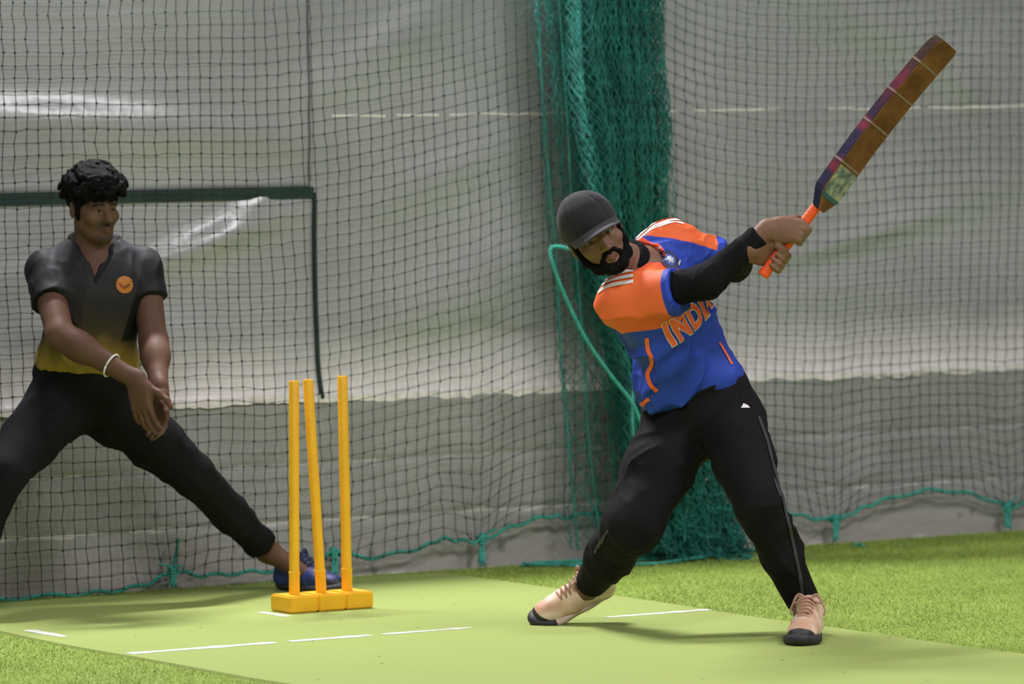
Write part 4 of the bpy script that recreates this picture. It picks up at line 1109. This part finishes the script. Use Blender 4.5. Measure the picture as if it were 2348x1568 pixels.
    tr.plane(wst + PF[2] * 0.045, PF[2], 0.01)
    tr.post.append(folds(0.018, [(V(0.85, 0.1, 0.5), 15, 0.8), (V(0.6, 0.2, -0.75), 20, 0.5)], 23))
    trm = mat('trouser_black', (0.0075, 0.0072, 0.0088), 0.85, (260, 0.15), (6, 0.25), 0.14)
    trs, tb = tr.build('trousers', 0.006, trm, root)
    M['stripe_grey'] = mat('stripe_grey', (0.032, 0.031, 0.037), 0.7)
    ribbon([(1757, 965), (1768, 1010), (1780, 1080), (1796, 1160), (1816, 1230), (1836, 1310), (1850, 1370)], 0.010, 16.5, -FA + 0.08 * RA, 'side_piping', M['stripe_grey'], trs, tb)
    for k in range(3):
        ribbon([(1398 - 9 * k, 1210 + 13 * k), (1388 - 9 * k, 1226 + 14 * k), (1380 - 9 * k, 1246 + 14 * k)], 0.007, 16.72, -FA - 0.05 * RA, 'knee_stripe', M['stripe_grey'], trs, tb)
        ribbon([(1774 + 3 * k, 1096 + 8 * k), (1780 + 3 * k, 1118 + 8 * k)], 0.006, 16.5, -FA, 'knee_stripe', M['stripe_grey'], trs, tb)
    lo = at(1727, 936, 16.6); decal('thigh_logo', [[(-0.016, -0.005), (0.018, -0.006), (0.010, 0.004), (0.004, 0.001), (-0.002, 0.009), (-0.008, 0.002)]], lo, RA, ZA, nrm(-FA + 0.25 * RA), tb, M['white_print'], trs, 0.003, 0.006)
    # socks and shoes
    M['cream'] = attr_layers(mat('cream_leather', (0.76, 0.57, 0.44), 0.55, (90, 0.15), (14, 0.16)), None, [('dirt', (0.55, 0.31, 0.19), 0.5), ('toe', (0.022, 0.022, 0.025), 0.006)])
    M['sole_cream'] = attr_layers(mat('sole_cream', (0.55, 0.42, 0.33), 0.6, (60, 0.2), (20, 0.3)), None, [('toe', (0.022, 0.022, 0.025), 0.006)]); M['rubber'] = mat('shoe_rubber', (0.025, 0.025, 0.028), 0.7); M['lace'] = mat('lace_tan', (0.45, 0.26, 0.18), 0.7); M['sock'] = mat('sock_navy', (0.02, 0.026, 0.05), 0.85, (220, 0.3))
    for an, kn in ((anL, knL), (anR, knR)):
        sk = Form(); sk.cone(an - (kn - an) * 0.10, an + (kn - an) * 0.14, 0.041, 0.045, 0.02); sk.build('sock', 0.006, M['sock'], root)
    s1 = shoe(root, ftL_h, ftL_t, ZA, (M['rubber'], M['cream'], M['lace'])); s2 = shoe(root, hR, tR, upR, (M['sole_cream'], M['cream'], M['lace']))

    # ---------------- the bat, a thing of its own held in both hands
    bt = empty('cricket_bat', butt, 'worn wooden cricket bat with an orange grip held by the batter', 'bat')
    LEN = np.linalg.norm(toe - butt)
    M['grip_orange'] = mat('grip_orange', (1.0, 0.13, 0.012), 0.55, (200, 0.3))
    M['grip_orange'].node_tree.nodes['Principled BSDF'].inputs['Base Color'].default_value = (0.95, 0.105, 0.012, 1)
    mb = MB(); n_ = 60; prof = []
    hl = 0.285
    for i in range(n_ + 1):
        h = hl * i / n_; r = 0.0165 + 0.0012 * math.sin(h * 520) + (0.002 if h < 0.02 else 0)
        prof.append((r if i > 0 else 0.012, h))
    mb.lathe(butt, A, prof, 20); mb.build('grip', M['grip_orange'], bt)
    # blade: flat face and humped back; turned so that the face and one edge show
    nf = nrm(-FA * 0.68 + across * 0.73); nf = nrm(nf - A * (nf @ A)); wv = np.cross(A, nf); wv = wv if wv @ across > 0 else -wv
    b0 = 0.268; secs = []; ns = 40
    hump = lambda t: 0.030 + 0.030 * math.exp(-((t - 0.62) / 0.28) ** 2)
    for i in range(ns + 1):
        t = i / ns; h = b0 + (LEN - b0) * t
        hw = 0.054 * min(1.0, 0.30 + 8.0 * t) if t < 0.09 else 0.054
        if t > 0.96: hw *= 1 - 0.18 * ((t - 0.96) / 0.04) ** 2
        th = hump(t) * (min(1, 0.5 + 7 * t)); eg = 0.022 * min(1, 0.6 + 5 * t)
        if t > 0.97: th *= 0.85; eg *= 0.9
        bow = 0.016 * (4 * (t - 0.5) ** 2)           # the blade bows slightly
        c = butt + A * h + nf * (bow - 0.004)
        secs.append([c + wv * x + nf * y for x, y in ((-hw, 0.010), (-hw * 0.93, 0.014), (hw * 0.93, 0.014), (hw, 0.010), (hw, -eg), (hw * 0.55, -eg - 0.010), (0.006, 0.012 - th), (-0.006, 0.012 - th), (-hw * 0.55, -eg - 0.010), (-hw, -eg))])
    k_ = 10; vs = [p for s in secs for p in s]; fs = []
    for i in range(ns):
        for k in range(k_): fs.append((i * k_ + k, i * k_ + (k + 1) % k_, (i + 1) * k_ + (k + 1) % k_, (i + 1) * k_ + k))
    fs.append(tuple(range(k_ - 1, -1, -1))); fs.append(tuple(ns * k_ + k for k in range(k_)))
    def wood(nt, b, tc, src):
        N = nt.nodes; L = nt.links
        a = N.new('ShaderNodeAttribute'); a.attribute_name = 'edge'; a2 = N.new('ShaderNodeAttribute'); a2.attribute_name = 'along'
        nz = N.new('ShaderNodeTexNoise'); nz.inputs['Scale'].default_value = 14; nz.inputs['Detail'].default_value = 5; L.new(tc.outputs['Object'], nz.inputs['Vector'])
        r = N.new('ShaderNodeValToRGB'); e = r.color_ramp.elements; e[0].position = 0.3; e[0].color = (0.10, 0.042, 0.015, 1); e[1].position = 0.7; e[1].color = (0.215, 0.098, 0.030, 1); L.new(nz.outputs['Fac'], r.inputs[0])
        cb = N.new('ShaderNodeValToRGB'); cb.color_ramp.interpolation = 'LINEAR'; els = cb.color_ramp.elements
        els[0].position = 0.0; els[0].color = (0.018, 0.020, 0.055, 1); els[1].position = 1.0; els[1].color = (0.05, 0.03, 0.022, 1)
        for pos, c in ((0.22, (0.02, 0.018, 0.05)), (0.26, (0.16, 0.02, 0.035)), (0.32, (0.022, 0.02, 0.06)), (0.46, (0.03, 0.022, 0.06)), (0.50, (0.20, 0.03, 0.05)), (0.56, (0.035, 0.02, 0.05)), (0.66, (0.06, 0.02, 0.04)), (0.78, (0.15, 0.025, 0.045)), (0.88, (0.06, 0.03, 0.03))):
            x = els.new(pos); x.color = (*c, 1)
        ad = N.new('ShaderNodeMath'); ad.operation = 'MULTIPLY_ADD'; ad.inputs[1].default_value = 0.10; L.new(nz.outputs['Fac'], ad.inputs[0]); L.new(a2.outputs['Fac'], ad.inputs[2])
        L.new(ad.outputs[0], cb.inputs[0])
        mx = N.new('ShaderNodeMix'); mx.data_type = 'RGBA'; mr = N.new('ShaderNodeMapRange'); mr.inputs[1].default_value = 0.35; mr.inputs[2].default_value = 0.65
        L.new(a.outputs['Fac'], mr.inputs[0]); L.new(mr.outputs[0], mx.inputs['Factor']); L.new(r.outputs[0], mx.inputs[6]); L.new(cb.outputs[0], mx.inputs[7]); L.new(mx.outputs[2], b.inputs['Base Color'])
    wm = mat('bat_wood', (0.2, 0.09, 0.03), 0.75, (60, 0.2), None, 0.12, 0, wood)
    al = np.repeat(np.arange(ns + 1) / ns, k_); ed = np.tile(np.array([1, 0.0, 0, 0, 0, 0, 0.2, 0.8, 1, 1]), ns + 1)
    blade = mesh_obj('blade', vs, fs, wm, bt, False, {'edge': ed, 'along': al})
    def band(t0, t1, out, nm, mt, face_only=False, par=blade):
        mb = MB(); vs = []
        for t in np.linspace(t0, t1, 5 if t1 - t0 > 0.05 else 2):
            f = t * ns; i = min(int(f), ns - 1); w = f - i; s = [secs[i][k] * (1 - w) + secs[i + 1][k] * w for k in range(k_)]; c = sum(s) / k_
            ks = [1, 2] if face_only else range(k_)
            vs.append([s[k] + (nf * out - wv * 0.0 if face_only else nrm(s[k] - c) * out) for k in ks])
        m = len(vs[0]); allv = [p for s in vs for p in s]; fs = []
        for i in range(len(vs) - 1):
            for k in range(m if not face_only else m - 1): fs.append((i * m + k, i * m + (k + 1) % m, (i + 1) * m + (k + 1) % m, (i + 1) * m + k))
        mb.add(allv, fs); return mb.build(nm, mt, par, False)
    M['tape'] = mat('clear_tape', (0.20, 0.135, 0.10), 0.6)
    for t in (0.245, 0.475, 0.66, 0.845): band(t, t + 0.011, 0.0012, 'binding', M['tape'])
    def stick(nt, b, tc, src):
        N = nt.nodes; L = nt.links; nz = N.new('ShaderNodeTexNoise'); nz.inputs['Scale'].default_value = 38; nz.inputs['Detail'].default_value = 6; L.new(tc.outputs['Object'], nz.inputs['Vector'])
        r = N.new('ShaderNodeValToRGB'); e = r.color_ramp.elements; e[0].position = 0.36; e[0].color = (0.06, 0.09, 0.09, 1); e[1].position = 0.62; e[1].color = (0.30, 0.31, 0.22, 1)
        x = e.new(0.5); x.color = (0.19, 0.22, 0.18, 1); x = e.new(0.68); x.color = (0.40, 0.36, 0.07, 1); L.new(nz.outputs['Fac'], r.inputs[0]); L.new(r.outputs[0], b.inputs['Base Color'])
    st = band(0.085, 0.235, 0.0012, 'sticker', mat('bat_sticker', (0.2, 0.22, 0.18), 0.5, None, None, 0.4, 0, stick), True); st['label'] = 'scuffed pale sticker with a teal edge'
    band(0.062, 0.085, 0.0012, 'sticker_edge', mat('sticker_teal', (0.02, 0.08, 0.10), 0.5), True)
batter()

# ------------------------------------------------------------------ the wicketkeeper
def keeper():
    pel = at(195, 900, 17.74); wst = at(200, 845, 17.72); mid = at(208, 765, 17.68); chest = at(214, 665, 17.65); neck = at(216, 575, 17.66)
    shR = at(102, 618, 17.66); shL = at(330, 616, 17.70)
    elR = at(138, 768, 17.46); wR = at(316, 874, 17.36)
    elL = at(352, 782, 17.62); wL = at(366, 892, 17.46)
    hipR = at(125, 935, 17.72); hipL = at(268, 938, 17.78)
    knR = at(8, 1085, 17.42); anR = at(-90, 1330, 17.42)
    knL = at(442, 1088, 17.86); anL = at(612, 1262, 18.20)
    hd = at(212, 477, 17.60)
    HF = frame(V(0.80, 0.60, 0.02), V(0.02, -0.10, 1.0))
    TF = frame(shL - shR, neck - mid); PF = frame(hipL - hipR, wst - pel)
    root = empty('person', (pel[0], pel[1], 0), 'wide-legged player in a dark grey and yellow shirt with curly black hair, hands hanging together', 'person')
    fm = Form()
    fm.ell(chest, (0.150, 0.098, 0.150), TF, 0.06); fm.ell(mid, (0.132, 0.090, 0.125), TF, 0.06); fm.ell(pel, (0.145, 0.105, 0.105), PF, 0.06)
    fm.cone(chest + TF[2] * 0.06, neck, 0.075, 0.056, 0.05); fm.cone(shR, shL, 0.052, 0.052, 0.05)
    fm.cone(neck - TF[2] * 0.02, hd - HF[2] * 0.05 - HF[1] * 0.012, 0.062, 0.054, 0.03)
    hp = head_form(fm, hd, HF, 0.91)
    fm.path([hipR, knR, anR], [0.080, 0.055, 0.038], 0.04); fm.path([hipL, knL, anL], [0.080, 0.055, 0.036], 0.04)
    fm.path([shR, elR, wR], [0.054, 0.046, 0.028], 0.02); fm.path([shL, elL, wL], [0.052, 0.046, 0.029], 0.02)
    fm.ell(elR + (wR - elR) * 0.25, (0.048, 0.048, 0.062), frame(V(0, 1, 0), wR - elR), 0.03); fm.ell(elL + (wL - elL) * 0.30, (0.047, 0.047, 0.060), frame(V(0, 1, 0), wL - elL), 0.03)
    open_hand(fm, wR, V(0.16, -0.10, -0.97), V(0.50, 0.80, 0.15), V(0.85, -0.50, 0.25), (6, 16, 14), 1.0, 1.35, 1.06)
    open_hand(fm, wL, V(0.04, -0.10, -1.0), V(-0.80, -0.55, 0), V(-0.35, -0.9, 0.0), (12, 24, 20), 0.8, 0.7, 1.06)
    hL = ground(640, 1352, T); tL = hL + nrm(V(0.80, -0.60, 0)) * 0.275; hL = hL + V(-0.01, 0.02, 0)
    hRg = anR * np.array([1, 1, 0]) + V(0.03, 0.06, 0.004); tRg = hRg + nrm(V(-0.55, -0.85, 0)) * 0.275
    fm.path([anL, 0.35 * hL + 0.65 * tL + ZA * 0.035], [0.036, 0.026], 0.03); fm.path([anR, 0.35 * hRg + 0.65 * tRg + ZA * 0.035], [0.036, 0.026], 0.03)
    fm.build('body', 0.0042, attr_layers(M['skin_b'], None, [('lip', (0.12, 0.050, 0.04), 0.003), ('brow', (0.016, 0.012, 0.010), 0.002), ('stubble', (0.050, 0.032, 0.026), 0.010)]), root,
             {**face_fields(hd, HF, 0.91), 'stubble': lambda Q: (lambda q: np.minimum(np.minimum(np.maximum(0.012 - np.abs(q[:, 2] + 0.047), 0.014 - np.abs(q[:, 2] + 0.094)) , 0.032 - np.abs(q[:, 0])), q[:, 1] - 0.06))(((Q - hd) @ HF.T))})
    eyes(root, hd, HF, 0.91, HF[1])
    # curly hair
    hr = Form(); p = hp; rng = np.random.default_rng(5)
    hr.ell(p(0, -0.012, 0.052), (0.082, 0.100, 0.082), HF, 0.01)
    hr.ell(p(0, 0.014, 0.098), (0.086, 0.100, 0.062), HF, 0.03)
    hr.plane(p(0, 0.060, 0.030), HF[1] * 0.9 - HF[2] * 0.75, 0.01); hr.plane(p(0, 0, -0.040), -HF[2], 0.01)
    for q in (-1, 1): hr.cone(p(q * 0.078, 0.018, 0.03), p(q * 0.074, 0.020, -0.030), 0.011, 0.007, 0.01)
    for k in range(150):
        th = rng.uniform(0, 2 * math.pi); ph = rng.uniform(0.0, 1.0) ** 0.75 * 1.75
        d = np.array([math.sin(ph) * math.cos(th), math.sin(ph) * math.sin(th), math.cos(ph)])
        if d[1] > 0.2 and d[2] < 0.08: continue
        if d[2] < -0.02 and d[1] > -0.2: continue
        c = np.array([0, 0.006, 0.062]) + d * np.array([0.096, 0.114, 0.090]) * rng.uniform(0.92, 1.07)
        t1 = rng.normal(0, 1, 3); t1 -= d * (t1 @ d); t1 /= np.linalg.norm(t1); t2 = np.cross(d, t1); R = rng.uniform(0.010, 0.019); pts = []
        for a in np.linspace(0, 3.6, 5): pts.append(p(*(c + R * (math.cos(a) * t1 + math.sin(a) * t2) + d * 0.004 * a)))
        hr.path(pts, [0.0115, 0.0110, 0.0100, 0.0085, 0.0060], 0.006)
    for k in range(26):     # fringe falling over the brow
        x = rng.uniform(-0.07, 0.07); r0 = p(x, 0.088 - 6.0 * x * x, 0.078 + rng.uniform(-0.01, 0.015)); r1 = p(x + rng.uniform(-0.012, 0.012), 0.106 - 6.5 * x * x, 0.050 + rng.uniform(-0.012, 0.008))
        hr.cone(r0, r1, 0.012, 0.007, 0.004)
    hr.post.append(lambda Q: 0.0018 * noise3(Q, 150, 4))
    hr.build('hair', 0.0038, M['hair'], root, relax=0)
    # shirt: sleeveless-look grey front, black sleeves, yellow towards the hem
    sh = Form()
    sh.ell(chest, (0.172, 0.124, 0.165), TF, 0.06); sh.ell(mid, (0.152, 0.112, 0.140), TF, 0.06); sh.ell(wst + TF[2] * 0.015, (0.172, 0.120, 0.105), PF, 0.06)
    sh.cone(chest + TF[2] * 0.07, neck - TF[2] * 0.01, 0.095, 0.074, 0.05); sh.cone(shR, shL, 0.052, 0.052, 0.04)
    sh.cone(neck + TF[2] * 0.020 - TF[1] * 0.01, shL - TF[0] * 0.01, 0.060, 0.052, 0.03); sh.cone(neck + TF[2] * 0.020 - TF[1] * 0.01, shR + TF[0] * 0.01, 0.060, 0.052, 0.03)
    cR = shR + (elR - shR) * 0.50; cL = shL + (elL - shL) * 0.42
    sh.cone(shR, cR + (elR - shR) * 0.12, 0.060, 0.068, 0.03, clip=(cR, elR - shR)); sh.cone(shL, cL + (elL - shL) * 0.12, 0.060, 0.068, 0.03, clip=(cL, elL - shL))
    sh.cone(neck - TF[2] * 0.025, neck + TF[2] * 0.2, 0.070, 0.10, 0.008, 's')
    vtip = neck - TF[2] * 0.095 + TF[1] * 0.125
    sh.cone(neck + TF[1] * 0.10 + TF[2] * 0.05, vtip + TF[1] * 0.01, 0.082, 0.006, 0.004, 's')
    sh.plane(at(200, 856, 17.6), nrm(np.cross(at(335, 840, 17.6) - at(80, 822, 17.6), FA)) * (-1 if np.cross(at(335, 840, 17.6) - at(80, 822, 17.6), FA)[2] > 0 else 1), 0.006)
    sh.post.append(folds(0.015, [(V(0.45, 0.1, 0.85), 16, 0.7), (V(0.8, 0.2, -0.5), 20, 0.5)], 31))
    dR, dL = nrm(elR - shR), nrm(elL - shL)
    def sleeve(Q):
        out = None
        for S, d, sg in ((shR, dR, -1), (shL, dL, 1)):
            x = ((Q - chest) @ TF[0]) * sg; z = (Q - chest) @ TF[2]
            g = x - (0.118 + 0.55 * z if sg < 0 else 0.135 + 0.25 * z)
            g = np.minimum(g, z + 0.16)
            out = g if out is None else np.maximum(out, g)
        return out
    zc = lambda Q: (Q - wst) @ TF[2]
    m = mat('keeper_shirt', (0.017, 0.0165, 0.020), 0.65, (300, 0.15), (7, 0.2), 0.25)
    attr_layers(m, None, [('olive', (0.052, 0.038, 0.012), 0.06), ('gold', (0.30, 0.195, 0.030), 0.05), ('sleeve', (0.0025, 0.0025, 0.003), 0.002)])
    shirt, bvh = sh.build('shirt', 0.005, m, root, {'sleeve': sleeve, 'olive': lambda Q: 0.165 - zc(Q) + 0.02 * noise3(Q, 20, 1), 'gold': lambda Q: 0.055 - zc(Q) + 0.045 * noise3(Q * np.array([1, 1, 0.6]), 22, 2)})
    # collar flaps
    M['collar'] = mat('collar_black', (0.009, 0.009, 0.010), 0.8, (260, 0.2))
    for q in (-1, 1):
        cf = Form(); cf.path([neck - TF[1] * 0.045 + TF[0] * q * 0.045 + TF[2] * 0.055, neck + TF[0] * q * 0.070 + TF[2] * 0.040, neck + TF[1] * 0.055 + TF[0] * q * 0.055 - TF[2] * 0.010, neck + TF[1] * 0.098 + TF[0] * q * 0.028 - TF[2] * 0.055, vtip + TF[0] * q * 0.004], [0.013, 0.017, 0.021, 0.020, 0.009], 0.01)
        cf.post.append(lambda Q: 0.002 * noise3(Q, 40, 8)); cf.build('collar', 0.0045, M['collar'], shirt)
    # round orange chest badge
    bo = at(288, 650, 17.5); bn = nrm(-FA + 0.15 * RA + 0.1 * ZA); bx = nrm(RA - bn * (RA @ bn)); by = np.cross(bn, bx); by = by if by[2] > 0 else -by
    ring = lambda r, n=28, k=0, a=0: [((r + k * (i % 2)) * math.cos(a + 2 * math.pi * i / n), (r + k * (i % 2)) * math.sin(a + 2 * math.pi * i / n)) for i in range(n)]
    M['badge_orange'] = mat('badge_orange', (0.44, 0.145, 0.016), 0.6); M['badge_red'] = mat('badge_red', (0.28, 0.035, 0.02), 0.6); M['badge_brown'] = mat('badge_brown', (0.10, 0.05, 0.02), 0.6)
    b = decal('badge', [ring(0.027, 32, 0.0025)], bo, bx, by, bn, bvh, M['badge_orange'], shirt, 0.0026, 0.008); b['label'] = 'round orange chest badge with a winged emblem'
    decal('badge_emblem', [[(-0.020, 0.006), (-0.010, 0.001), (-0.001, -0.006), (0.000, -0.016), (-0.008, -0.010), (-0.017, -0.003)]], bo, bx, by, bn, bvh, M['badge_red'], shirt, 0.0034, 0.006)
    decal('badge_emblem', [[(0.000, -0.006), (0.009, 0.001), (0.020, 0.005), (0.017, -0.003), (0.008, -0.009), (0.000, -0.015)]], bo, bx, by, bn, bvh, M['badge_brown'], shirt, 0.0034, 0.006)
    # trousers
    tr = Form()
    tr.ell(pel, (0.172, 0.124, 0.105), PF, 0.06); tr.ell(wst - PF[2] * 0.005, (0.172, 0.118, 0.080), PF, 0.06)
    tr.ell(hipL - PF[2] * 0.02, (0.098, 0.108, 0.105), PF, 0.06); tr.ell(hipR - PF[2] * 0.02, (0.098, 0.108, 0.105), PF, 0.06)
    leg(tr, [hipR, hipR * 0.5 + knR * 0.5, knR, knR * 0.5 + anR * 0.5, anR], [0.104, 0.096, 0.074, 0.064, 0.050], 0.02, 0.10)
    leg(tr, [hipL, hipL * 0.5 + knL * 0.5, knL, knL * 0.5 + anL * 0.5, anL], [0.104, 0.092, 0.070, 0.060, 0.050], 0.02, 0.14)
    tr.plane(wst + PF[2] * 0.018, PF[2], 0.006)
    tr.post.append(folds(0.014, [(V(0.7, 0.1, 0.6), 18, 0.6), (V(-0.7, 0.2, 0.6), 22, 0.5)], 41))
    tr.build('trousers', 0.006, mat('keeper_trousers', (0.0065, 0.0068, 0.0085), 0.85, (260, 0.15), (6, 0.25), 0.14), root)
    # wrist band
    d = nrm(wR - elR); c = elR + (wR - elR) * 0.66; a = nrm(np.cross(d, ZA)); b2 = np.cross(d, a); mb = MB()
    mb.tube([c + 0.0395 * (math.cos(w) * a + math.sin(w) * b2) for w in np.linspace(0, 2 * math.pi, 24)], 0.0032, 6); o = mb.build('wristband', M['white_print'], root); o['label'] = 'thin pale wristband'
    # shoes
    M['shoe_blue'] = attr_layers(mat('shoe_blue', (0.020, 0.035, 0.16), 0.5, (90, 0.15), (30, 0.3)), None, [('dirt', (0.012, 0.013, 0.022), 0.2), ('toe', (0.012, 0.012, 0.014), 0.006)])
    M['lace_dark'] = mat('lace_dark', (0.02, 0.03, 0.10), 0.7)
    for h, t in ((hL, tL), (hRg, tRg)): shoe(root, h, t, ZA, (M['rubber'], M['shoe_blue'], M['lace_dark']))
keeper()
